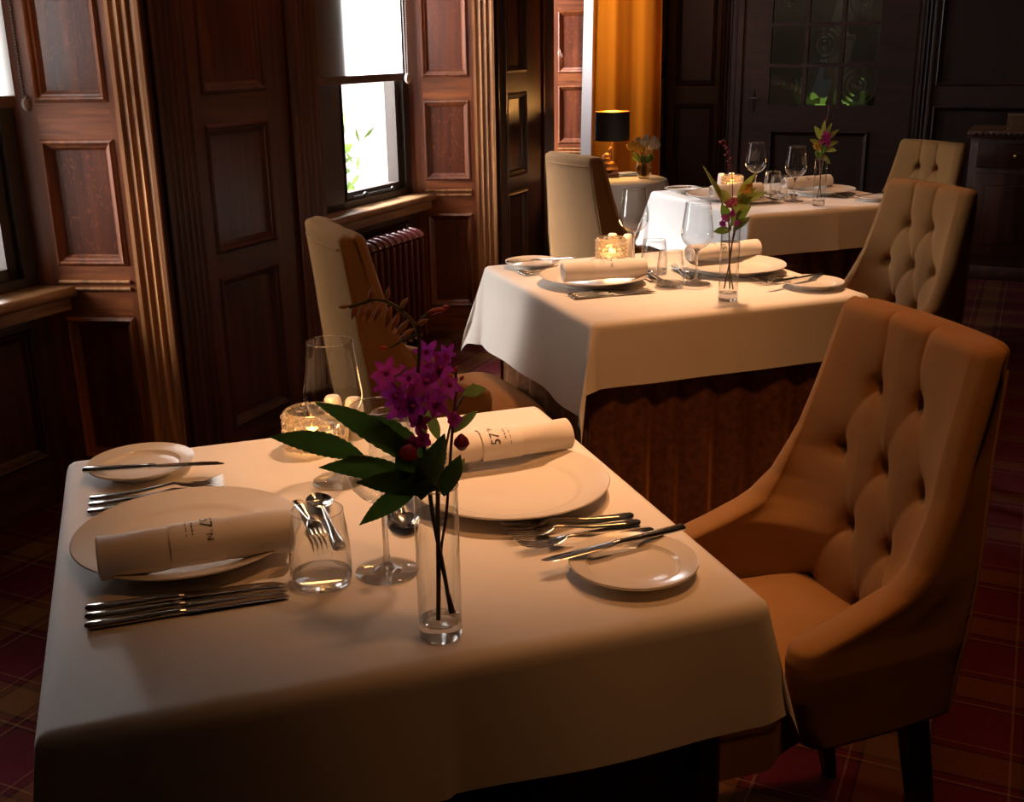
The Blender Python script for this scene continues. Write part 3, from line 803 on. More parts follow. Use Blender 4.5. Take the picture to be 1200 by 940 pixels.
def seat_bm():
    bm = bmesh.new(); out = []
    def hw(f): return interp([(-.2, .160), (.06, .168), (.10, .185), (.135, .215), (.30, .213)], f)
    n = 26; R = []
    for k in range(n + 1):
        f = -.150 + .385 * k / n; R.append((hw(f), f))
    for k in range(1, 9):
        a = pi / 2 * k / 9; R.append((hw(.3) - .045 + .045 * cos(a), .235 + .045 * sin(a)))
    right = R; front = [(x, .280 + .012 * (1 - (x / .18) ** 2)) for x in [.168 - .336 * k / 14 for k in range(15)]]
    left = [(-x, y) for x, y in reversed(right)]
    outl = right + front + left + [(x, -.155) for x in [-.15 + .30 * k / 10 for k in range(11)]]
    lv = [(0, .345), (0, .405), (.0, .415), (-.004, .430), (-.002, .446), (.010, .460), (.030, .470), (.06, .479), (.095, .487), (.13, .492)]
    prev = None
    for ins, z in lv:
        ring = []
        for x, y in outl:
            cy = .07; sx = 1 - ins / .20; sy = 1 - ins / .23
            ring.append(bm.verts.new((x * sx, cy + (y - cy) * sy, z)))
        if prev:
            for k in range(len(ring)): bm.faces.new((prev[k], prev[(k + 1) % len(ring)], ring[(k + 1) % len(ring)], ring[k]))
        else: bm.faces.new(ring)
        prev = ring
    c = bm.verts.new((0, .07, .496))
    for k in range(len(prev)): bm.faces.new((prev[k], prev[(k + 1) % len(prev)], c))
    return bm
def leg_bm(x, y, dx, dy):
    bm = bmesh.new(); A = []
    for t, w in ((0, .021), (.5, .017), (1, .012)):
        cx, cy, z = x + dx * t, y + dy * t, .36 * (1 - t)
        A.append([bm.verts.new((cx + a * w, cy + b * w, z)) for a, b in ((-1, -1), (1, -1), (1, 1), (-1, 1))])
    for a, b in zip(A, A[1:]):
        for k in range(4): bm.faces.new((a[k], a[(k + 1) % 4], b[(k + 1) % 4], b[k]))
    bm.faces.new(A[0]); bm.faces.new(A[-1])
    bmesh.ops.bevel(bm, geom=[e for e in bm.edges if abs((e.verts[0].co - e.verts[1].co).z) > .05], offset=.004, segments=2, affect='EDGES')
    return bm
TABLES = [((-.2115, 1.448), radians(18.5)), ((.444, 3.098), radians(20.0)), ((1.165, 4.80), radians(20.5))]
def tp(t, u, v, z=0.):
    (cx, cy), a = TABLES[t]; return Vector((cx + u * cos(a) - v * sin(a), cy + u * sin(a) + v * cos(a), z))
def trz(t, extra=0.): return TABLES[t][1] + extra
CG = 'high-backed upholstered dining chairs'
# a chair at the right of a table faces -u: local +y -> -u  => rotation = angle + 90deg
ch = thing('dining_chair', 'largest and nearest tan velvet chair with deep-buttoned back, at the right', 'chair', tp(0, .688, -.008), trz(0, pi / 2 - .023), CG)
bk = obj('backrest', chair_shell(), M['chair'], parent=ch, sharp=False)
obj('piping', chair_piping(), M['chair'], parent=bk)
obj('seat', seat_bm(), M['chair'], parent=ch)
for x, y, dx, dy in ((-.165, .23, -.0, .01), (.165, .23, .0, .01), (-.15, -.16, -.0, -.07), (.15, -.16, .0, -.07)):
    obj('leg', leg_bm(x, y, dx, dy), M['chair_leg'], parent=ch)
dup(ch, tp(1, .695, 0.029), trz(1, pi / 2 - .02), 'tan buttoned dining chair at the right of the middle table, behind the nearest chair', CG)
dup(ch, tp(2, .690, .10), trz(2, pi / 2 + .13), 'tan buttoned dining chair at the right of the farthest table, only its upper back showing', CG).scale = (.97, .97, .97)
dup(ch, tp(1, -.715, .035), trz(1, -pi / 2 + .07), 'tan high-backed chair seen from behind near the window, left of the middle table', CG)
dup(ch, tp(2, -.708, .13), trz(2, -pi / 2 + .17), 'tan high-backed chair seen from behind, in front of the gold curtain', CG)
dup(ch, tp(0, -.85, .03), trz(0, -pi / 2), 'dark chair at the left of the nearest table, cut off by the left edge', CG)

# ------------------------------------------------------------------ tables and cloths
def tablecloth(t, h, du, dv, seed, label, dur=None, ctilt=.30, cround=.0):
    rnd = random.Random(seed); bm = bmesh.new(); rho = .016
    step = .010; dur = dur or du; nu = int((h + du) / step); nr = int((h + dur) / step); nv = int((h + dv) / step)
    ph = [rnd.uniform(0, 6.28) for _ in range(8)]
    vs = {}
    zt = .750
    for i in range(-nu, nr + 1):
        for j in range(-nv, nv + 1):
            a = i * step; b = j * step
            ea = max(abs(a) - h, 0); eb = max(abs(b) - h, 0); sa = 1 if a > 0 else -1; sb = 1 if b > 0 else -1
            r = hypot(ea, eb)
            if r == 0: x, y, z = a, b, zt + .0006 * sin(a * 23 + ph[0]) * sin(b * 19 + ph[1]); vs[i, j] = bm.verts.new((x, y, z)); continue
            phi = atan2(eb, ea)                       # 0: over the u side, 90deg: over the v side
            # rounded edge then fall
            if r < rho * pi / 2: o_ = rho * sin(r / rho); dn = rho * (1 - cos(r / rho)); rest = 0
            else: o_ = rho; dn = rho; rest = r - rho * pi / 2
            if ea > 0 and eb > 0:
                s2 = sin(2 * phi)
                tilt = .06 + ctilt * max(0, s2) ** .8
                # the corner folds: sweep the horizontal direction and let the middle stand out
                psi = phi + .40 * sin(4 * phi) * min(1, rest / .12)
            else:
                along = b if ea > 0 else a
                tilt = .06 + .035 * sin(along * 9 + ph[2 if ea > 0 else 3] + sa * 2) + .02 * sin(along * 21 + ph[4]) 
                psi = phi
                ce = max(0, 1 - (h - abs(along)) / .10); tilt = tilt * (1 - ce) + .06 * ce
            if ea > 0 and eb > 0: rest *= 1 - cround * sin(2 * phi)
            hor = o_ + rest * sin(tilt); dn = dn + rest * cos(tilt)
            x = (min(abs(a), h) + hor * cos(psi)) * sa; y = (min(abs(b), h) + hor * sin(psi)) * sb
            vs[i, j] = bm.verts.new((x, y, zt - dn))
    for i in range(-nu, nr):
        for j in range(-nv, nv):
            bm.faces.new((vs[i, j], vs[i + 1, j], vs[i + 1, j + 1], vs[i, j + 1]))
    o = obj('tablecloth', bm, M['linen'], loc=tp(t, -.012 if t == 1 else 0, 0, 0), rot=(0, 0, trz(t)))
    for p in o.data.polygons: p.use_smooth = True
    tag(o, label, 'tablecloth', 'white tablecloths')
    return o
def table(t, h, label):
    r = thing('dining_table', label, 'table', tp(t, -.012 if t == 1 else 0, 0, 0), trz(t), 'square dining tables with brown skirts')
    b = bmesh.new(); rbox(b, -h + .006, h - .006, -h + .006, h - .006, .715, .7465, .006); obj('tabletop', b, M['dark'], parent=r)
    for sx in (-1, 1):
        for sy in (-1, 1):
            b = bmesh.new(); rbox(b, sx * (h - .09) - .025, sx * (h - .09) + .025, sy * (h - .09) - .025, sy * (h - .09) + .025, 0, .714, .004); obj('leg', b, M['dark'], parent=r)
    # pleated floor-length skirt
    b = bmesh.new(); H = h - .012; per = 8 * H; n = 760; rings = []
    rnd = random.Random(t + 5); ph = [rnd.uniform(0, 6) for _ in range(4)]
    levels = [.70, .62, .5, .36, .2, .08, .006]
    for z in levels:
        amp = .009 + .024 * (1 - z / .75); ring = []
        for k in range(n):
            s = per * k / n; side = int(s / (2 * H)) % 4; q = s % (2 * H) - H
            rc = .05
            ww = sin(s * 62 + 1.3 * sin(s * 9 + ph[0])) + .5 * sin(s * 29 + ph[1])
            o_ = -.012 + amp * ww * .62
            cx = max(-H + rc, min(H - rc, q))
            e = abs(q) - (H - rc); ex = 0
            bx = q; by = -(H)
            if e > 0: by = -(H) + rc - sqrt(max(0, rc * rc - min(rc, e) ** 2)); bx = q
            x, y = bx, by - o_
            ca, sa_ = [(1, 0), (0, 1), (-1, 0), (0, -1)][side]
            ring.append(b.verts.new((x * ca - y * sa_, x * sa_ + y * ca, z)))
        rings.append(ring)
    for a, c in zip(rings, rings[1:]):
        for k in range(n): b.faces.new((a[k], a[(k + 1) % n], c[(k + 1) % n], c[k]))
    obj('skirt', b, M['skirt'], parent=r)
    return r
HT = .397
HS = (HT, HT - .010, HT)
for t, lab in enumerate(('nearest square dining table, filling the lower left, dressed in a white cloth', 'middle square dining table with a pleated brown skirt under its white cloth', 'farthest square dining table, beyond the middle one')): table(t, HS[t], lab)
tablecloth(0, HT, .255, .175, 3, 'white linen tablecloth hanging over the nearest table, its front in shadow', dur=.165, ctilt=.22, cround=.22)
tablecloth(1, HS[1], .255, .175, 8, 'white linen tablecloth on the middle table, left side lit by the window', ctilt=.30)
tablecloth(2, HT, .255, .175, 21, 'white linen tablecloth on the farthest table')

# ------------------------------------------------------------------ tableware prototypes (built at first use, then copied)
PROTO = {}
def put(kind, t, u, v, rz, label, cat, group, z=.7505, make=None):
    loc = tp(t, u, v, z); rot = trz(t, rz)
    if kind in PROTO: return dup(PROTO[kind], loc, rot, label, group)
    r = thing(kind, label, cat, loc, rot, group); make(r); PROTO[kind] = r; return r
TN = ['nearest table', 'middle table', 'farthest table']

def plate_prof(R, h=.024):
    return [(0, .004), (R * .55, .004), (R * .585, 0), (R * .61, 0), (R * .63, .005), (R * .72, .010), (R * .985, h - .002), (R, h), (R * .993, h + .0018), (R * .975, h + .001),
            (R * .76, .0145), (R * .735, .0142), (R * .70, .0105), (R * .66, .0085), (R * .3, .0075), (0, .0075)]
def mk_plate(R):
    def f(r):
        b = bmesh.new(); lathe(b, plate_prof(R, .024 if R > .1 else .019), 96); obj('plate_body', b, M['china'], parent=r)
    return f
def one(kind, bmf, mat, t, u, v, rz, label, cat, group, z=.7505):
    """single-mesh thing"""
    loc = tp(t, u, v, z); rot = (0, 0, trz(t, rz))
    if kind in PROTO:
        o = PROTO[kind].copy(); COL.objects.link(o); o.location = loc; o.rotation_euler = rot
        tag(o, label, cat, group); return o
    o = obj(kind, bmf(), mat, loc=loc, rot=rot); tag(o, label, cat, group); PROTO[kind] = o; return o
def plate_bm(R):
    def f():
        b = bmesh.new(); lathe(b, plate_prof(R, .024 if R > .1 else .018), 96); return b
    return f
# cutlery: +x points from handle end to head; origin at handle end
def mk_knife(L=.235, hl=.108):
    def f(r):
        b = bmesh.new(); sweep(b, [(0, 0, .0045, .004, .002), (.003, 0, .0045, .0072, .0042), (.02, 0, .0045, .0074, .0044), (.07, 0, .0046, .0058, .0040), (hl - .008, 0, .0046, .0048, .0036), (hl - .004, 0, .0046, .0058, .0046), (hl, 0, .0046, .0052, .0040), (hl + .006, 0, .0046, .004, .003)], 12)
        obj('handle', b, M['steel'], parent=r)
        b = bmesh.new(); B = L - hl
        sweep(b, [(hl + .003, 0, .0046, .004, .0022), (hl + .012, 0, .0044, .0075, .0014), (hl + .03, .001, .0042, .0078, .0012), (hl + B * .7, .001, .004, .0085, .0010), (hl + B * .88, .0005, .0038, .0078, .0007), (L - .004, -.002, .0036, .004, .0006), (L, -.003, .0036, .001, .0004)], 12)
        obj('blade', b, M['steel'], parent=r)
    return f
def mk_fork(L=.195):
    def f(r):
        b = bmesh.new(); sweep(b, [(0, 0, .004, .003, .0016), (.003, 0, .0042, .0082, .0026), (.025, 0, .0045, .0085, .003), (.07, 0, .006, .0050, .0026), (.105, 0, .0105, .0032, .0022), (L - .075, 0, .013, .0030, .0021), (L - .068, 0, .0125, .005, .0016)], 12)
        obj('handle', b, M['steel'], parent=r)
        b = bmesh.new(); sweep(b, [(L - .070, 0, .0125, .004, .0016), (L - .062, 0, .0105, .0092, .0011), (L - .052, 0, .0085, .0108, .0010), (L - .046, 0, .0078, .0108, .0010)], 12)
        for k in range(4):
            y = (-1.5 + k) * .0059
            sweep(b, [(L - .048, y, .0078, .0020, .0011), (L - .03, y, .0072, .0020, .0010), (L - .012, y, .0105, .0016, .0009), (L, y, .0155, .0006, .0005)], 8)
        obj('tines', b, M['steel'], parent=r)
    return f
def mk_spoon(L=.18):
    def f(r):
        b = bmesh.new(); sweep(b, [(0, 0, .003, .003, .0016), (.003, 0, .0032, .0080, .0024), (.02, 0, .0035, .0085, .0026), (.06, 0, .005, .0045, .0024), (L - .062, 0, .0125, .003, .0020), (L - .054, 0, .0115, .0045, .0016)], 12)
        obj('handle', b, M['steel'], parent=r)
        b = bmesh.new(); n = 20; m_ = 8; cx = L - .028; A, B, D = .029, .0195, .010
        for side, off in ((1, 0.), (-1, -.0012)):
            rings = []
            for j in range(m_ + 1):
                q = j / m_; z = .0125 - D * (1 - q * q) + off * (1 if j < m_ else 0)
                if j == 0: rings.append([b.verts.new((cx, 0, z))]); continue
                rings.append([b.verts.new((cx + A * q * cos(2 * pi * k / n), B * q * sin(2 * pi * k / n) * (1 + .12 * cos(2 * pi * k / n) * -1), z)) for k in range(n)])
            for a, c in zip(rings, rings[1:]):
                for k in range(n):
                    if len(a) == 1: b.faces.new((a[0], c[k], c[(k + 1) % n]))
                    else: b.faces.new((a[k], a[(k + 1) % n], c[(k + 1) % n], c[k]))
        obj('bowl', b, M['steel'], parent=r)
    return f
# glasses
def mk_wine(r):
    b = bmesh.new()       # foot + stem, solid
    lathe(b, [(0, 0), (.0395, 0), (.0405, .0012), (.039, .0024), (.022, .0045), (.010, .0085), (.0058, .014), (.0042, .024), (.0036, .045), (.0036, .075), (.0045, .088), (.008, .0945), (.010, .0965), (0, .0965)], 48)
    obj('stem', b, M['glass'], parent=r)
    b = bmesh.new()
    pr = [(.0, .0968), (.010, .0975), (.020, .1010), (.030, .1085), (.0385, .1190), (.0432, .1290), (.0446, .1370), (.0440, .1460), (.0415, .1640), (.0385, .1850), (.0358, .2060), (.0342, .2230)]
    lathe(b, pr, 56, mi=0)
    # rim bead
    pts = [(.0342 * cos(2 * pi * k / 56), .0342 * sin(2 * pi * k / 56), .2232) for k in range(57)]
    tube(b, pts, .0007, 6, mi=1, closed_ends=False)
    obj('bowl', b, [M['glass_thin'], M['glass']], parent=r)
def mk_tumbler(r):
    b = bmesh.new(); lathe(b, [(0, 0), (.033, 0), (.0365, .002), (.0378, .008), (.0376, .012), (.034, .0105), (.0, .0095)], 48); obj('base', b, M['glass'], parent=r)
    b = bmesh.new(); lathe(b, [(.0378, .008), (.0386, .020), (.0384, .034), (.0370, .055), (.0345, .076), (.0315, .097)], 56)
    pts = [(.0315 * cos(2 * pi * k / 56), .0315 * sin(2 * pi * k / 56), .0972) for k in range(57)]
    tube(b, pts, .0007, 6, mi=1, closed_ends=False)
    obj('wall', b, [M['glass_thin'], M['glass']], parent=r)
def mk_candle(r):
    b = bmesh.new(); R, Hh = .0445, .066; n = 14 * 8
    def wob(i, a): return 0
    prof = []; m_ = 40
    for i in range(m_ + 1):
        z = .004 + (Hh - .004) * i / m_; prof.append((R - .003 + .003 * min(1, i / 4), z))
    def wb(i, a):
        row = i / 8.0; off = .5 * (int(row) % 2); q = (a / (2 * pi) * 14 + off) % 1; s = row % 1
        return .0060 * max(0, sin(pi * q)) ** .8 * max(0, sin(pi * s)) ** .8
    lathe(b, prof, n, wob=wb)
    lathe(b, [(0, .002), (R - .006, .002), (R - .003, .004)], n)
    inner = [(R - .0075, Hh), (R - .009, .05), (R - .010, .012), (R - .014, .008), (0, .008)]
    lathe(b, inner, n); 
    # scalloped rim
    lathe(b, [(R, Hh), (R - .002, Hh + .003), (R - .0055, Hh + .003), (R - .0075, Hh)], n, wob=lambda i, a: 0.0)
    obj('crystal_holder', b, M['crystal'], parent=r)
    b = bmesh.new(); lathe(b, [(0, .0085), (.018, .0085), (.019, .010), (.019, .022), (0, .022)], 32); obj('tealight', b, M['wax'], parent=r)
    b = bmesh.new(); lathe(b, [(0, .022), (.0030, .025), (.0045, .031), (.0032, .038), (0, .046)], 16); obj('flame', b, M['flame'], parent=r)
def shaker_bm():
    b = bmesh.new(); lathe(b, [(0, 0), (.0165, 0), (.0175, .003), (.0172, .03), (.0155, .058), (.0140, .066), (.011, .0705), (0, .072)], 32); return b
# napkin roll: axis along x
def text_mesh(body, size):
    cu = bpy.data.curves.new('t', 'FONT'); cu.body = body; cu.size = size; cu.extrude = 0
    o = bpy.data.objects.new('t', cu); COL.objects.link(o)
    dg = bpy.context.evaluated_depsgraph_get(); me = bpy.data.meshes.new_from_object(o.evaluated_get(dg))
    bpy.data.objects.remove(o); bpy.data.curves.remove(cu)
    return me
NR = .0245
def mk_napkin(r):
    b = bmesh.new(); L = .235; nx = 40; na = 56; rings = []
    for i in range(nx + 1):
        x = -L / 2 + L * i / nx; q = abs(x) / (L / 2)
        ring = []
        for k in range(na):
            a = 2 * pi * k / na
            rr = NR * (1 + .05 * q) + .0006 * sin(3 * a + x * 30) + .0008 * sin(x * 55 + a * 2) * q
            if q < .33: rr -= .0008
            y = rr * cos(a) * 1.06; z = rr * sin(a) * .93
            # overlap ridge of the last turn
            dd = (a - 5.5)
            if 0 < dd < .5: y += .0022 * cos(a); z += .0022 * sin(a)
            ring.append(b.verts.new((x, y, z + NR * .93)))
        rings.append(ring)
    for a_, c in zip(rings, rings[1:]):
        for k in range(na): b.faces.new((a_[k], a_[(k + 1) % na], c[(k + 1) % na], c[k]))
    # rolled ends: concentric recesses
    for ring, sx in ((rings[0], -1), (rings[-1], 1)):
        prev = ring
        for s, dx in ((.90, .002), (.82, -.001), (.72, -.006), (.62, 0), (.52, -.007), (.40, -.001), (.28, -.008)):
            cx = ring[0].co.x; nr = [b.verts.new((cx + sx * dx, v.co.y * s, NR * .93 + (v.co.z - NR * .93) * s)) for v in ring]
            for k in range(na): b.faces.new((prev[k], prev[(k + 1) % na], nr[(k + 1) % na], nr[k]))
            prev = nr
        b.faces.new(prev)
    # the cloth tail tucked under: a thin flap
    for k in range(1): pass
    cl = obj('napkin_cloth', b, M['napkin'], parent=r)
    b = bmesh.new(); W = .033; rr = NR + .0016; na = 60; prev = None
    for k in range(na + 1):
        a = radians(-70) + radians(350) * k / na; R2 = rr + .0006 * k / na
        y = R2 * cos(a) * 1.06; z = NR * .93 + R2 * sin(a) * .93
        cur = [b.verts.new((x, y, z)) for x in (-W, -W / 3, W / 3, W)]
        if prev:
            for q in range(3): b.faces.new((prev[q], prev[q + 1], cur[q + 1], cur[q]))
        prev = cur
    bd = obj('paper_band', b, M['paper'], parent=r)
    # printed lettering runs up around the band
    b = bmesh.new()
    def wrap(me, x0, a0, flipx=1.):
        vm = []
        for v in me.vertices:
            ang = a0 + v.co.x / rr; xx = x0 - v.co.y
            R2 = rr + .0013
            vm.append(b.verts.new((xx, -R2 * cos(ang) * 1.06, NR * .93 + R2 * sin(ang) * .93)))
        for p in me.polygons:
            try: b.faces.new([vm[i] for i in p.vertices])
            except ValueError: pass
    me = text_mesh('57', .022); wrap(me, -.005, radians(18))
    me = text_mesh('\u00b0N', .0115); wrap(me, -.0115, radians(72))
    def dash(x, a0, a1, w=.0006):
        n = 10
        for k in range(n):
            if k % 3 == 2: continue
            A = [a0 + (a1 - a0) * (k + e) / n for e in (0, .8)]
            vs = []
            for xx, an in ((x - w, A[0]), (x + w, A[0]), (x + w, A[1]), (x - w, A[1])):
                R2 = rr + .0013; vs.append(b.verts.new((xx, -R2 * cos(an) * 1.06, NR * .93 + R2 * sin(an) * .93)))
            b.faces.new(vs)
    dash(.005, radians(38), radians(82), .0009); dash(.0125, radians(15), radians(85), .0005)
    obj('printed_lettering', b, M['ink'], parent=bd, smooth=False)

# flowers and leaves -------------------------------------------------
def leaf(bm, base, tip, width, droop=.0, mi=0, roll=0., serr=True, n=14):
    base, tip = Vector(base), Vector(tip); ax = tip - base; L = ax.length; ax.normalize()
    up = Vector((0, 0, 1)); side = ax.cross(Vector((0, 1, 0)))
    if side.length < .1: side = Vector((1, 0, 0))
    side.normalize(); side = Matrix.Rotation(roll - .6, 3, ax) @ side; nrm = side.cross(ax).normalized()
    prev = None
    for i in range(n * 2 + 1):
        t = i / (n * 2); w = width * (sin(pi * t ** .85) ** .9) * (1 + (.10 * (i % 2) if serr else 0)) if 0 < t < 1 else .0004
        c = base + ax * (L * t) + nrm * (-droop * (t * t - t) * -4 * L * .25) + Vector((0, 0, droop * L * 4 * t * (1 - t) * .5))
        cur = [bm.verts.new(c + side * w + nrm * (.18 * w)), bm.verts.new(c), bm.verts.new(c - side * w + nrm * (.18 * w))]
        if prev:
            for q in range(2): bm.faces.new((prev[q], prev[q + 1], cur[q + 1], cur[q])).material_index = mi
        prev = cur
def petal_flower(bm, c, r, face, np_=5, mi=0, mc=None, cup=.5, wid=.42, rnd=random):
    c = Vector(c); f = Vector(face).normalized(); a = f.orthogonal().normalized(); b = f.cross(a)
    a0 = rnd.uniform(0, 6)
    for k in range(np_):
        an = a0 + 2 * pi * k / np_; d = (a * cos(an) + b * sin(an)); s = f.cross(d)
        rr = r * rnd.uniform(.8, 1.15); prev = None
        for i in range(7):
            t = i / 6; w = wid * rr * sin(pi * min(.97, t * .92 + .06)) ** .8
            p = c + d * (rr * t) + f * (cup * rr * (t - t * t * .9))
            cur = [bm.verts.new(p + s * w + f * .12 * w), bm.verts.new(p), bm.verts.new(p - s * w + f * .12 * w)]
            if prev:
                for q in range(2): bm.faces.new((prev[q], prev[q + 1], cur[q + 1], cur[q])).material_index = mi
            prev = cur
    ball(bm, c + f * r * .15, r * .16, mi=mc if mc is not None else mi, seg=8, rings=6)
def bud(bm, p, d, L, w, mi=0):
    d = Vector(d).normalized(); q = d.to_track_quat('Z', 'Y')
    b2 = bmesh.new(); lathe(b2, [(0, 0), (w * .5, L * .12), (w, L * .4), (w * .85, L * .65), (w * .3, L * .9), (0, L)], 10)
    merge(bm, b2, Matrix.Translation(p) @ q.to_matrix().to_4x4(), mi)

def mk_vase_body(r, R=.0245, Hh=.184):
    b = bmesh.new(); lathe(b, [(0, 0), (R - .003, 0), (R - .0005, .0025), (R, .006), (R, .021), (R - .0022, .0215), (R - .006, .0195), (0, .0185)], 48); obj('base', b, M['glass'], parent=r)
    b = bmesh.new(); lathe(b, [(R, .018), (R, .06), (R, .12), (R, Hh)], 56)
    pts = [(R * cos(2 * pi * k / 56), R * sin(2 * pi * k / 56), Hh) for k in range(57)]
    tube(b, pts, .0011, 6, mi=1, closed_ends=False)
    for zz in (Hh - .032,):       # water line
        lathe(b, [(0, zz), (R - .001, zz)], 48)
    obj('wall', b, [M['vase_glass'], M['glass']], parent=r)

# vase holding the nearest bouquet: coordinates relative to the vase, x right, y away, z up (as seen from the chair side)
def bouquet_near(t, u, v):
    loc = tp(t, u, v, .7505)
    vs = thing('bud_vase', 'tall clear cylinder vase holding purple flowers on the nearest table', 'vase', loc, 0, 'clear cylinder bud vases'); mk_vase_body(vs); PROTO['bud_vase'] = vs
    fl = thing('flower_stems', 'purple orchid-like flowers with large dark serrated leaves in the vase on the nearest table', 'flowers', loc, 0)
    K = 1030.
    def Q(px, py, y=0.):        # from sizes read off the photo, in metres about the vase rim
        s = 1 + y / 1.3
        return Vector(((px - 514) / K * s, y, .184 + (570 - py) / (K * .945) * s))
    b = bmesh.new()      # stems
    tube(b, bez([(.012, .004, .026), (.006, 0, .08), (-.004, 0, .15), Q(505, 540), Q(497, 480), Q(503, 410), Q(488, 383), Q(462, 369), Q(430, 376)]), [.0024] * 60 + [.0020] * 53, 8)
    tube(b, bez([(-.002, -.004, .022), (0, 0, .08), (.002, 0, .16), Q(520, 520)]), .0026, 8)
    tube(b, bez([(.016, 0, .028), (.003, .006, .09), (.011, .004, .15), Q(534, 520), Q(540, 470), Q(541, 445)]), .0016, 8, mi=1)
    tube(b, bez([Q(510, 560), Q(480, 548, -.01), Q(445, 530, -.02), Q(420, 527, -.02)]), .0018, 8)
    tube(b, bez([Q(520, 560), Q(535, 500, .01), Q(552, 470, .01), Q(560, 462, .01)]), .0013, 8)
    tube(b, bez([Q(500, 405), Q(485, 412), Q(470, 420)]), .0010, 6); tube(b, bez([Q(500, 395), Q(512, 384), Q(528, 379)]), .0010, 6)
    tube(b, bez([Q(489, 440), Q(475, 450), Q(465, 452)]), .0009, 6); tube(b, bez([Q(500, 440), Q(515, 436), Q(525, 440)]), .0009, 6)
    obj('stems', b, [M['stem'], M['stem_red']], parent=fl)
    b = bmesh.new()
    for ba, ti, w, d, roll, y0, y1 in (((440, 530), (336, 501), .0135, .10, .5, -.02, -.03), ((505, 548), (387, 472), .0125, .12, .9, -.01, -.01), ((515, 552), (420, 498), .0135, .25, .7, 0, 0.01),
                                       ((492, 552), (388, 536), .0125, .10, .6, -.02, -.03), ((520, 562), (430, 545), .0125, .06, .8, -.03, -.05), ((498, 560), (431, 594), .0105, .10, .8, -.03, -.05),
                                       ((500, 575), (529, 500), .0185, .0, 1.3, -.03, -.03), ((505, 575), (475, 520), .0160, .0, 1.0, -.02, -.03), ((525, 575), (545, 528), .0130, 0, 1.2, -.02, -.02)):
        leaf(b, Q(*ba, y0), Q(*ti, y1), w, d, 0, roll)
    for ba, ti, w, roll in (((536, 512), (564, 488), .006, .9), ((548, 470), (574, 464), .0065, .5), ((528, 575), (548, 540), .008, 1.1), ((520, 520), (508, 485), .006, .6), ((505, 520), (496, 480), .006, 1.0)):
        leaf(b, Q(*ba), Q(*ti), w, .1, 1, roll)
    obj('leaves', b, [M['leaf_dark'], M['leaf_light']], parent=fl)
    b = bmesh.new(); rnd = random.Random(5)
    for px, py, y, rr in ((466, 446, 0, 15), (474, 466, -.01, 17), (493, 474, -.02, 20), (508, 452, -.01, 20), (523, 441, 0, 19), (509, 428, .01, 14), (534, 456, -.01, 15), (519, 474, -.015, 16), (478, 484, 0, 14), (500, 500, 0, 12), (463, 462, .01, 13), (490, 455, .01, 15), (530, 430, .01, 13)):
        bl = bmesh.new(); petal_flower(bl, Q(px, py, y), rr * 1.15 / K, (rnd.uniform(-.7, .7), -1, rnd.uniform(-.2, .7)), 6, rnd.choice((0, 0, 1)), 1, wid=.25, rnd=rnd); obj('bloom', bl, [M['purple'], M['magenta'], M['maroon']], parent=fl)
    for px, py in ((522, 480), (538, 492), (494, 518), (486, 525), (503, 515)): bl = bmesh.new(); petal_flower(bl, Q(px, py, -.01), 10 / K, (rnd.uniform(-.5, .5), -1, .2), 5, 1, 0, rnd=rnd); obj('bloom', bl, [M['purple'], M['magenta'], M['maroon']], parent=fl)
    for q_, d_, l_, w_ in (((545, 532), (0, -.1, 1), 22, 9), ((486, 532, -.03), (.2, -.2, 1), 24, 11)):
        b = bmesh.new(); bud(b, Q(*q_), d_, l_ / K, w_ / K); obj('bud', b, M['maroon'], parent=fl)
    for px, py, dx, dz, L, w, mi in ((438, 374, -.4, -1, 17, 3, 0), (447, 371, -.3, -1, 20, 3.2, 0), (456, 370, -.4, -1, 26, 3.4, 0), (466, 371, -.5, -1, 24, 3.4, 0), (475, 375, -.3, -1, 26, 3.6, 0), (484, 381, -.5, -1, 24, 3.6, 0),
                                     (493, 389, -.8, -1, 26, 3.6, 0), (499, 398, -.9, -.7, 24, 3.4, 0), (452, 369, .3, .9, 16, 2.8, 0), (470, 371, .2, 1, 18, 2.6, 0), (484, 378, .6, .8, 15, 3.2, 0), (500, 396, 1, .5, 16, 3, 0),
                                     (512, 384, .9, .3, 18, 3.4, 1), (520, 381, 1, .1, 14, 3.4, 1), (528, 378, 1, .15, 9, 2.4, 1), (430, 375, -.9, -.1, 12, 2.2, 0), (541, 447, .1, 1, 9, 2.6, 1), (545, 455, .6, .8, 8, 2.4, 1), (538, 452, -.6, .8, 8, 2.4, 1), (470, 420, -.7, .2, 12, 2.6, 1)):
        b = bmesh.new(); bud(b, Q(px, py), (dx, -.1, dz), L / K, w / K); obj('bud', b, M[('budtan', 'pinkbud')[mi]], parent=fl)
bouquet_near(0, .016, -.351)

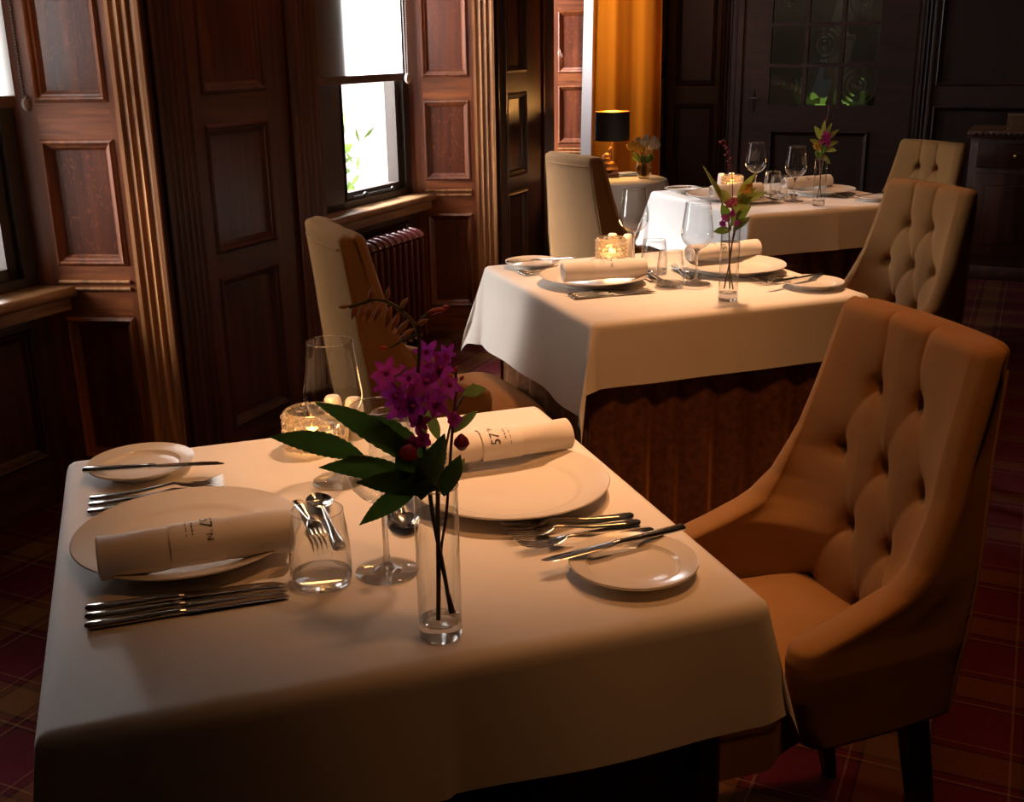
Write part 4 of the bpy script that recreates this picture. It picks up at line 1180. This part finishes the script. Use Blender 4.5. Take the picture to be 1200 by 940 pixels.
def bouquet(t, u, v, seed, label, vlabel, style):
    loc = tp(t, u, v, .7505)
    dup(PROTO['bud_vase'], loc, 0, vlabel, 'clear cylinder bud vases')
    fl = thing('flower_stems', label, 'flowers', loc, 0); rnd = random.Random(seed); Hh = .184
    b = bmesh.new()
    for k in range(3):
        x0 = rnd.uniform(-.012, .012); x1 = rnd.uniform(-.012, .012); tube(b, bez([(x0, rnd.uniform(-.008, .008), .03), (0, 0, .1), (x1, 0, .18), (x1 * 2.5, 0, .25)]), .0019, 8, mi=k % 2)
    if style == 1:
        tube(b, bez([(0, 0, .18), (.0, 0, .27), (-.006, 0, .34), (-.018, 0, .385), (-.028, 0, .405), (-.036, 0, .395)]), .0013, 6, mi=1)
        tube(b, bez([(0, 0, .18), (-.025, 0, .25), (-.055, 0, .31), (-.07, 0, .335)]), .0015, 6)
    else:
        tube(b, bez([(0, 0, .18), (.0, 0, .27), (.012, 0, .36), (.014, 0, .40)]), .0012, 6, mi=1)
    obj('stems', b, [M['stem'], M['stem_red']], parent=fl)
    b = bmesh.new()
    if style == 1:
        L = [((0, .18), (-.045, .178), .010, 0), ((.005, .18), (.045, .215), .014, 0), ((0, .19), (.052, .238), .016, 0), ((0, .22), (.055, .29), .016, 1), ((.01, .25), (.085, .275), .011, 1), ((0, .24), (-.035, .285), .014, 1),
             ((-.005, .2), (-.03, .25), .012, 0), ((.01, .26), (.05, .325), .010, 1), ((.01, .22), (.045, .255), .014, 1), ((-.03, .26), (-.078, .345), .005, 1), ((-.02, .25), (-.05, .31), .006, 1), ((.015, .2), (.03, .19), .010, 0)]
    else:
        L = [((0, .23), (-.055, .262), .011, 1), ((0, .25), (-.045, .315), .013, 1), ((0, .26), (.005, .335), .013, 1), ((.005, .25), (.055, .30), .011, 1), ((.005, .22), (.06, .215), .013, 1), ((.01, .23), (.055, .255), .013, 1), ((0, .2), (.035, .165), .009, 1),
             ((0, .21), (-.04, .24), .012, 1), ((0, .19), (-.03, .215), .014, 0), ((.0, .2), (.02, .25), .014, 0), ((0, .24), (.03, .325), .010, 1)]
    for (bx, bz), (tx, tz), w, mi in L: leaf(b, (bx, rnd.uniform(-.01, .01), bz), (tx, rnd.uniform(-.03, .02), tz), w, .1, mi, rnd.uniform(.5, 1.3), False)
    obj('leaves', b, [M['leaf'], M['leaf_light']], parent=fl)
    b = bmesh.new()
    cs = [(-.01, .25, .012, 2), (.0, .255, .014, 2), (-.018, .215, .010, 0), (-.025, .20, .010, 0), (.012, .20, .009, 0), (.03, .285, .016, 3), (.038, .292, .012, 3), (.0, .225, .010, 0)] if style == 1 else \
         [(0, .27, .015, 0), (.012, .26, .014, 0), (-.008, .255, .014, 0), (.018, .245, .012, 0), (.004, .285, .012, 0), (-.03, .235, .016, 3), (-.022, .228, .012, 3), (.02, .275, .012, 0)]
    for x, z, rr, mi in cs:
        b = bmesh.new(); petal_flower(b, (x, -.012, z), rr, (rnd.uniform(-.5, .5), -1, rnd.uniform(0, .6)), 6, 0, 0, wid=.38, rnd=rnd); obj('bloom', b, M[('purple', 'magenta', 'maroon', 'yellow')[mi]], parent=fl)
    if style == 1:
        for k in range(9):
            b = bmesh.new(); bud(b, (-.004 - .0035 * k, 0, .335 + .008 * k), (rnd.choice((-1, 1)), 0, .3), .010, .0026); obj('bud', b, M['maroon'], parent=fl)
bouquet(1, .012, -.312, 2, 'green leaves, dark red bloom and red spray, on the middle table', 'tall clear cylinder vase of green foliage on the middle table', 1)
bouquet(2, -.03, -.316, 4, 'pointed green leaves, small purple and yellow flowers, on the farthest table', 'tall clear cylinder vase on the farthest table, against the dark back wall', 2)

# ------------------------------------------------------------------ lay the tables
SN = ('left', 'right')
def lay(t, P):
    n = TN[t]
    for k, (side, sgn) in enumerate((('left', 1), ('right', -1))):
        S = P[side]
        rot0 = 0 if sgn > 0 else pi
        one('dinner_plate', plate_bm(.150), M['china'], t, *S['plate'], rot0, 'large white dinner plate under the rolled napkin, %s side of the %s' % (side, n), 'plate', 'large white dinner plates')
        one('bread_plate', plate_bm(.082), M['china'], t, *S['bread'], rot0, 'small white bread plate under a knife, %s setting of the %s' % (side, n), 'plate', 'small white bread plates')
        u, v, a = S['napkin']
        nk = put('rolled_napkin', t, u, v, rot0 + pi + a, 'white napkin rolled in a printed paper band on the %s plate of the %s' % (side, n), 'napkin', 'rolled white napkins in paper bands', z=.7505 + .0215, make=mk_napkin)
        if side == 'left':        # turned so the print comes round to the front
            al = radians(-52); ax = nk.rotation_euler.z; nk.rotation_euler = (Matrix.Rotation(ax, 3, 'Z') @ Matrix.Rotation(al, 3, 'X')).to_euler()
            ly = sin(al) * NR * .93; nk.location += Vector((-sin(ax) * ly, cos(ax) * ly, NR * .93 * (1 - cos(al))))
        else: nk.rotation_euler = (0, 0, nk.rotation_euler.z); nk.location.z = .772
        u0, v0, u1, v1 = S['bknife']
        o = put('bread_knife', t, u0, v0, atan2(v1 - v0, u1 - u0), 'steel butter knife across the bread plate, %s setting of the %s' % (side, n), 'knife', 'butter knives on the bread plates', z=.7505 + .0185, make=mk_knife(.215, .105))
        for q, (u0, v0, u1, v1) in enumerate(S['forks']):
            put('dinner_fork', t, u0, v0, atan2(v1 - v0, u1 - u0), 'steel fork, %s of three, %s side of the %s' % (('nearest the bread plate', 'middle one', 'nearest the dinner plate')[q if sgn > 0 else 2 - q], side, n), 'fork', 'forks beside the %s plate of the %s' % (side, n), z=.7508 + .0003 * q, make=mk_fork())
        for q, (u0, v0, u1, v1) in enumerate(S['knives']):
            put('dinner_knife', t, u0, v0, atan2(v1 - v0, u1 - u0), 'steel knife, %s of three, %s side of the %s' % (('nearest the plate', 'middle one', 'farthest from the plate')[q], side, n), 'knife', 'knives beside the %s plate of the %s' % (side, n), make=mk_knife())
        for u0, v0, u1, v1 in S['spoon']:
            put('dessert_spoon', t, u0, v0, atan2(v1 - v0, u1 - u0), 'steel dessert spoon lying beyond the %s plate of the %s' % (side, n), 'spoon', 'dessert spoons', make=mk_spoon())
        for u0, v0, u1, v1 in S['dfork']:
            put('dessert_fork', t, u0, v0, atan2(v1 - v0, u1 - u0), 'small steel dessert fork beside the spoon of the %s setting, %s' % (side, n), 'fork', 'dessert forks', make=mk_fork(.165))
        put('wine_glass', t, *S['wine'], 0, 'empty stemmed wine glass, %s setting of the %s' % (side, n), 'wine glass', 'empty wine glasses', make=mk_wine)
        put('water_tumbler', t, *S['tumbler'], 0, 'empty water tumbler, %s setting of the %s' % (side, n), 'tumbler', 'empty water tumblers', make=mk_tumbler)
    put('candle_holder', t, *P['candle'], .1, 'knobbly crystal tealight holder with lit candle on the %s' % n, 'candle holder', 'lit crystal tealight holders', make=mk_candle)
    for q, s in enumerate(P['shakers']):
        one('condiment_shaker', shaker_bm, M['ceramic'], t, *s, 0, 'small cream shaker behind the candle, %s of the pair on the %s' % (('left', 'right')[q], n), 'shaker', 'cream salt and pepper shakers')
    u, v = P['candle']; point('candle_light', tp(t, u, v, .85), P.get('ce', .55), (1, .50, .18), .02)
P0 = dict(
    left=dict(plate=(-.240, -.002), bread=(-.295, .312), napkin=(-.232, -.096, .02), bknife=(-.381, .290, -.171, .243), forks=[(-.372, .213, -.193, .203), (-.373, .187, -.186, .177), (-.374, .160, -.173, .151)],
              knives=[(-.369, -.150, -.134, -.165), (-.369, -.172, -.145, -.184), (-.369, -.195, -.156, -.199)], spoon=[(-.050, -.087, -.054, .090)], dfork=[(-.082, .095, -.070, -.061)], wine=(-.006, -.172), tumbler=(-.089, -.170)),
    right=dict(plate=(.222, .017), bread=(.286, -.284), napkin=(.238, .116, .03), bknife=(.387, -.226, .171, -.256), forks=[(.358, -.128, .164, -.113), (.357, -.153, .172, -.142), (.362, -.184, .190, -.180)],
               knives=[], spoon=[(.068, .100, .046, -.065)], dfork=[(.030, -.04, .060, .110)], wine=(-.008, .158), tumbler=(.082, .170)),
    candle=(-.022, .318), shakers=[(.024, .374), (.056, .350)], ce=.5)
lay(0, P0)
P1 = dict(
    left=dict(plate=(-.215, .030), bread=(-.285, .318), napkin=(-.200, -.010, -.12), bknife=(-.372, .315, -.165, .290), forks=[(-.360, .250, -.180, .250), (-.360, .225, -.180, .228), (-.360, .20, -.180, .206)],
              knives=[(-.349, -.105, -.115, -.112), (-.349, -.125, -.120, -.134), (-.349, -.145, -.130, -.152)], spoon=[(-.030, -.09, -.04, .08)], dfork=[(-.062, .09, -.055, -.07)], wine=(.038, -.098), tumbler=(-.043, -.100)),
    right=dict(plate=(.222, .010), bread=(.300, -.270), napkin=(.245, .108, .03), bknife=(.165, -.262, .385, -.210), forks=[(.375, -.148, .185, -.140), (.375, -.172, .195, -.164), (.375, -.196, .205, -.189)],
               knives=[], spoon=[(.085, .120, .070, -.045)], dfork=[(.050, -.04, .085, .130)], wine=(.010, .235), tumbler=(.000, .080)),
    candle=(-.022, .325), shakers=[(.010, .382), (.048, .350)], ce=.7)
lay(1, P1)
P2 = dict(
    left=dict(plate=(-.270, .030), bread=(-.300, .310), napkin=(-.245, -.045, 0), bknife=(-.385, .30, -.18, .27), forks=[(-.36, .22, -.18, .22), (-.36, .195, -.18, .195), (-.36, .17, -.18, .17)],
              knives=[(-.349, -.150, -.115, -.150), (-.349, -.172, -.120, -.172), (-.349, -.195, -.130, -.195)], spoon=[(-.090, -.12, -.11, .05)], dfork=[(-.135, .08, -.125, -.08)], wine=(-.045, -.167), tumbler=(-.06, -.075)),
    right=dict(plate=(.195, -.010), bread=(.262, -.290), napkin=(.185, .07, .03), bknife=(.375, -.245, .165, -.285), forks=[(.36, -.14, .17, -.13), (.36, -.165, .18, -.157), (.36, -.19, .19, -.184)],
               knives=[], spoon=[(.04, .08, .02, -.09)], dfork=[(-.01, -.07, .02, .08)], wine=(-.090, .060), tumbler=(.0, .06)),
    candle=(-.085, .25), shakers=[(-.10, .32), (-.05, .315)], ce=.7)
lay(2, P2)

# ------------------------------------------------------------------ round side table, lamp, tulips, booklets
RT = Vector((.585, 6.02, 0)); RZ = .695
rt = thing('side_table', 'small round side table under a white cloth by the gold curtain', 'table', RT)
b = bmesh.new(); lathe(b, [(0, RZ - .025), (.255, RZ - .025), (.26, RZ - .012), (.255, RZ - .003), (0, RZ - .003)], 48); obj('tabletop', b, M['dark'], parent=rt)
b = bmesh.new(); lathe(b, [(0, 0), (.16, 0), (.16, .03), (.03, .06), (.025, RZ - .03)], 32); obj('pedestal', b, M['dark'], parent=rt)
b = bmesh.new()
prof = [(0, RZ), (.15, RZ), (.25, RZ), (.262, RZ - .004), (.268, RZ - .015)] + [(.270 + .012 * k / 8, RZ - .03 - .50 * k / 8) for k in range(9)]
def wv(i, a): return 0 if i < 4 else (i - 3) * .0030 * sin(a * 9 + .5) + (i - 3) * .0014 * sin(a * 4)
lathe(b, prof, 120, wob=wv); cl = obj('tablecloth', b, M['linen'], loc=RT); tag(cl, 'white cloth hanging in folds over the small round side table', 'tablecloth', 'white tablecloths')
lp = thing('table_lamp', 'small table lamp with a black drum shade and gold rabbit base, lit', 'lamp', (.545, 6.08, RZ + .0005))
b = bmesh.new(); rbox(b, -.05, .05, -.04, .04, 0, .022, .004); obj('plinth', b, M['dark'], parent=lp)
b = bmesh.new()
ball(b, (0, 0, .055), .033, (1.15, .8, 1.0), seg=20, rings=14); ball(b, (-.012, 0, .085), .024, (1, .8, 1.1), seg=16, rings=12); ball(b, (-.012, 0, .112), .019, (1.15, .85, .95), seg=16, rings=12)
ball(b, (-.030, 0, .108), .010, (1.2, .9, .9), seg=12, rings=8)
for sy in (-.008, .008): bud(b, (-.004, sy, .120), (.25, sy * 20, 1), .045, .0075)
ball(b, (.036, 0, .045), .011); ball(b, (-.025, -.012, .035), .010, (1.4, .8, 1)); ball(b, (-.025, .012, .035), .010, (1.4, .8, 1))
obj('rabbit_figure', b, M['gold'], parent=lp)
b = bmesh.new(); tube(b, [(.012, 0, .09), (.012, 0, .225)], .0035, 8); tube(b, [(.012, 0, .22), (.012, 0, .27)], .010, 12)
obj('stem', b, M['gold'], parent=lp)
b = bmesh.new(); lathe(b, [(.093, .195), (.091, .345)], 64, off=(.012, 0, 0)); 
b2 = bmesh.new(); lathe(b2, [(.0915, .196), (.0895, .344)], 64, off=(.012, 0, 0)); merge(b, b2, mi=1)
obj('lamp_shade', b, [M['shade'], M['shade_in']], parent=lp)
b = bmesh.new(); ball(b, (.012, 0, .300), .022, (1, 1, 1.2)); obj('bulb', b, M['bulb'], parent=lp)
point('table_lamp_light', (.557, 6.08, RZ + .325), 12, (1, .48, .13), .03)
point('table_lamp_light_low', (.557, 6.08, RZ + .215), 4.0, (1, .48, .13), .02)
gv = thing('tulip_vase', 'round-bellied glass vase of tulips on the round side table', 'vase', (.722, 6.0, RZ + .0005))
b = bmesh.new(); lathe(b, [(0, .003), (.024, .003), (.034, .014), (.0415, .034), (.0425, .052), (.037, .074), (.029, .090), (.028, .098), (.034, .108)], 40)
lathe(b, [(0, 0), (.026, 0), (.030, .006), (.024, .003)], 40, mi=1)
obj('glass_body', b, [M['vase_glass'], M['glass']], parent=gv)
b = bmesh.new(); lathe(b, [(0, .006), (.030, .014), (.038, .034), (.039, .052), (.034, .068), (0, .068)], 32)
obj('water', b, solid_glass('tinted_water', (.85, .80, .50), .05, 1.2, clear=.5), parent=gv)
tu = thing('tulip_bunch', 'bunch of cream and yellow tulips with green leaves on the round side table', 'flowers', (.722, 6.0, RZ + .0005))
b = bmesh.new(); st = bmesh.new(); lf = bmesh.new(); rnd = random.Random(9)
TUL = [(-.062, .160, 3, .02), (-.050, .172, 3, .018), (-.028, .160, 3, .02), (-.022, .182, 2, .02), (-.004, .176, 2, .02), (.008, .190, 2, .022), (.018, .168, 2, .02), (.034, .184, 2, .024), (.046, .170, 2, .022), (.056, .160, 2, .02), (-.012, .150, 3, .018), (.028, .156, 2, .018)]
for x, z, mi, r_ in TUL:
    y = rnd.uniform(-.03, .03); d = Vector((x * 1.6, y, .12)).normalized(); q = d.to_track_quat('Z', 'Y').to_matrix().to_4x4()
    b2 = bmesh.new(); lathe(b2, [(0, 0), (r_ * .55, r_ * .2), (r_ * .78, r_ * .8), (r_ * .72, r_ * 1.4), (r_ * .42, r_ * 2.0), (r_ * .15, r_ * 2.1)], 18, wob=lambda i, a: .0012 * i * abs(sin(a * 1.5)))
    merge(b, b2, Matrix.Translation((x, y, z - .01)) @ q, 1 if mi == 3 else 0)
    tube(st, bez([(x * .2, y * .3, .015), (x * .25, y * .3, .09), (x, y, z - .008)], 8), .0022, 6)
for k in range(12):
    an = rnd.uniform(0, 6.28); leaf(lf, (.01 * cos(an), .01 * sin(an), .08), (.07 * cos(an), .05 * sin(an), rnd.uniform(.11, .15)), .010, .15, 0, rnd.uniform(0, 1), False, 6)
obj('tulip_heads', b, [M['white_petal'], M['yellow']], parent=tu); obj('stems', st, M['stem'], parent=tu); obj('leaves', lf, M['leaf'], parent=tu)
for k in range(2):
    b = bmesh.new(); rbox(b, -.055, .055, -.04, .04, 0, .008, .0015); rbox(b, -.053, .056, -.038, .041, .0015, .0065, .001, mi=1)
    o = obj('booklet', b, [M['book_paper'], M['book_white']], loc=(.645, 6.13 , RZ + .001 + .0085 * k), rot=(0, 0, .2 + .35 * k))
    tag(o, ('blue and white booklet lying flat on the round side table, the lower one', 'blue and white booklet on top of another, between the lamp and the tulips')[k], 'booklet', 'booklets on the round table')

# ------------------------------------------------------------------ gold curtain at the far bay
def drape(bm, path, z0, z1, amp, freq, pull=0., ph=0., nz=16, n=160, thick=0):
    g = {}
    for k in range(n + 1):
        t = k / n; p = Vector(path[0]).lerp(Vector(path[1]), t); d = (Vector(path[1]) - Vector(path[0])).normalized(); nn = Vector((d.y, -d.x))
        for j in range(nz + 1):
            z = z0 + (z1 - z0) * j / nz; s = (1 - (z - z0) / (z1 - z0))
            q = p + d * (pull * s * (t * 2 - 1)) + nn * (amp * (.75 + .25 * s) * (sin(2 * pi * freq * t + ph) + .18 * sin(2 * pi * freq * 2.3 * t + 1)))
            g[k, j] = bm.verts.new((q.x, q.y, z))
    for k in range(n):
        for j in range(nz): bm.faces.new((g[k, j], g[k + 1, j], g[k + 1, j + 1], g[k, j + 1]))
cur = thing('gold_curtain', 'long gold curtain with white lining hanging behind the table lamp', 'curtain', (0, 0, 0))
b = bmesh.new(); drape(b, ((.525, 6.98), (.915, 6.93)), .02, 2.5, .030, 2.2, .02); obj('curtain_cloth', b, M['gold_curtain'], parent=cur)
b = bmesh.new(); drape(b, ((.455, 7.04), (.530, 6.975)), .02, 2.5, .003, 1, .0, nz=10, n=14)
for v in b.verts: v.co.x += (v.co.z - 1.0) * .020
obj('lining', b, M['lining'], parent=cur)
area('lining_fill', wl(2.14, .45, 1.5), (.52, 6.98, 1.3), .25, 1.6, 30, DAY)  # added lamp inside the bay to whiten the lining; no window there

# ------------------------------------------------------------------ sideboard and menus
SBX, SBY = 2.232, -2.01
sb = thing('sideboard', 'dark carved sideboard against the back wall at the right', 'sideboard', wl(SBX, SBY, 0), WA)
b = bmesh.new(); rbox(b, -.02, .47, -1.45, .02, .835, .872, .008)
tube(b, [(-.022, -1.45, .838), (-.022, .02, .838)], .010, 10)
for k in range(46): ball(b, (-.030, -.02 - k * .031, .852), .012, (.7, 1.1, .8), seg=8, rings=6)
obj('top', b, M['carved'], parent=sb)
b = bmesh.new(); rbox(b, .0, .45, -1.43, 0, .08, .834, .006); rbox(b, -.015, .455, -1.44, .01, 0, .08, .004); obj('body', b, M['dark'], parent=sb)
for k in range(3):
    y1 = -.04 - k * .46
    b = bmesh.new(); rbox(b, -.014, .004, y1 - .42, y1, .66, .80, .005); d = obj('drawer', b, M['dark_panel'], parent=sb)
    b = bmesh.new(); ball(b, (-.024, y1 - .21, .73), .012); obj('knob', b, M['gold'], parent=d)
    b = bmesh.new(); rbox(b, -.012, .004, y1 - .42, y1, .14, .63, .005); rbox(b, -.02, -.010, y1 - .35, y1 - .07, .21, .56, .006); d = obj('door', b, M['dark_panel'], parent=sb)
    b = bmesh.new(); ball(b, (-.026, y1 - .38, .42), .010); obj('knob', b, M['gold'], parent=d)
for k in range(6):
    b = bmesh.new(); rbox(b, -.11, .11, -.15, .15, 0, .012, .002)
    o = obj('menu_board', b, M['menu'], loc=wl(SBX + .16, SBY - .33, .8735 + k * .0135), rot=(0, 0, WA + .02 * (k % 3)))
    tag(o, 'flat brown menu board on the sideboard, %s of its stack' % ('bottom one', 'second from the bottom', 'third from the bottom', 'fourth from the bottom', 'fifth from the bottom', 'topmost')[k], 'menu', 'menu boards stacked on the sideboard')
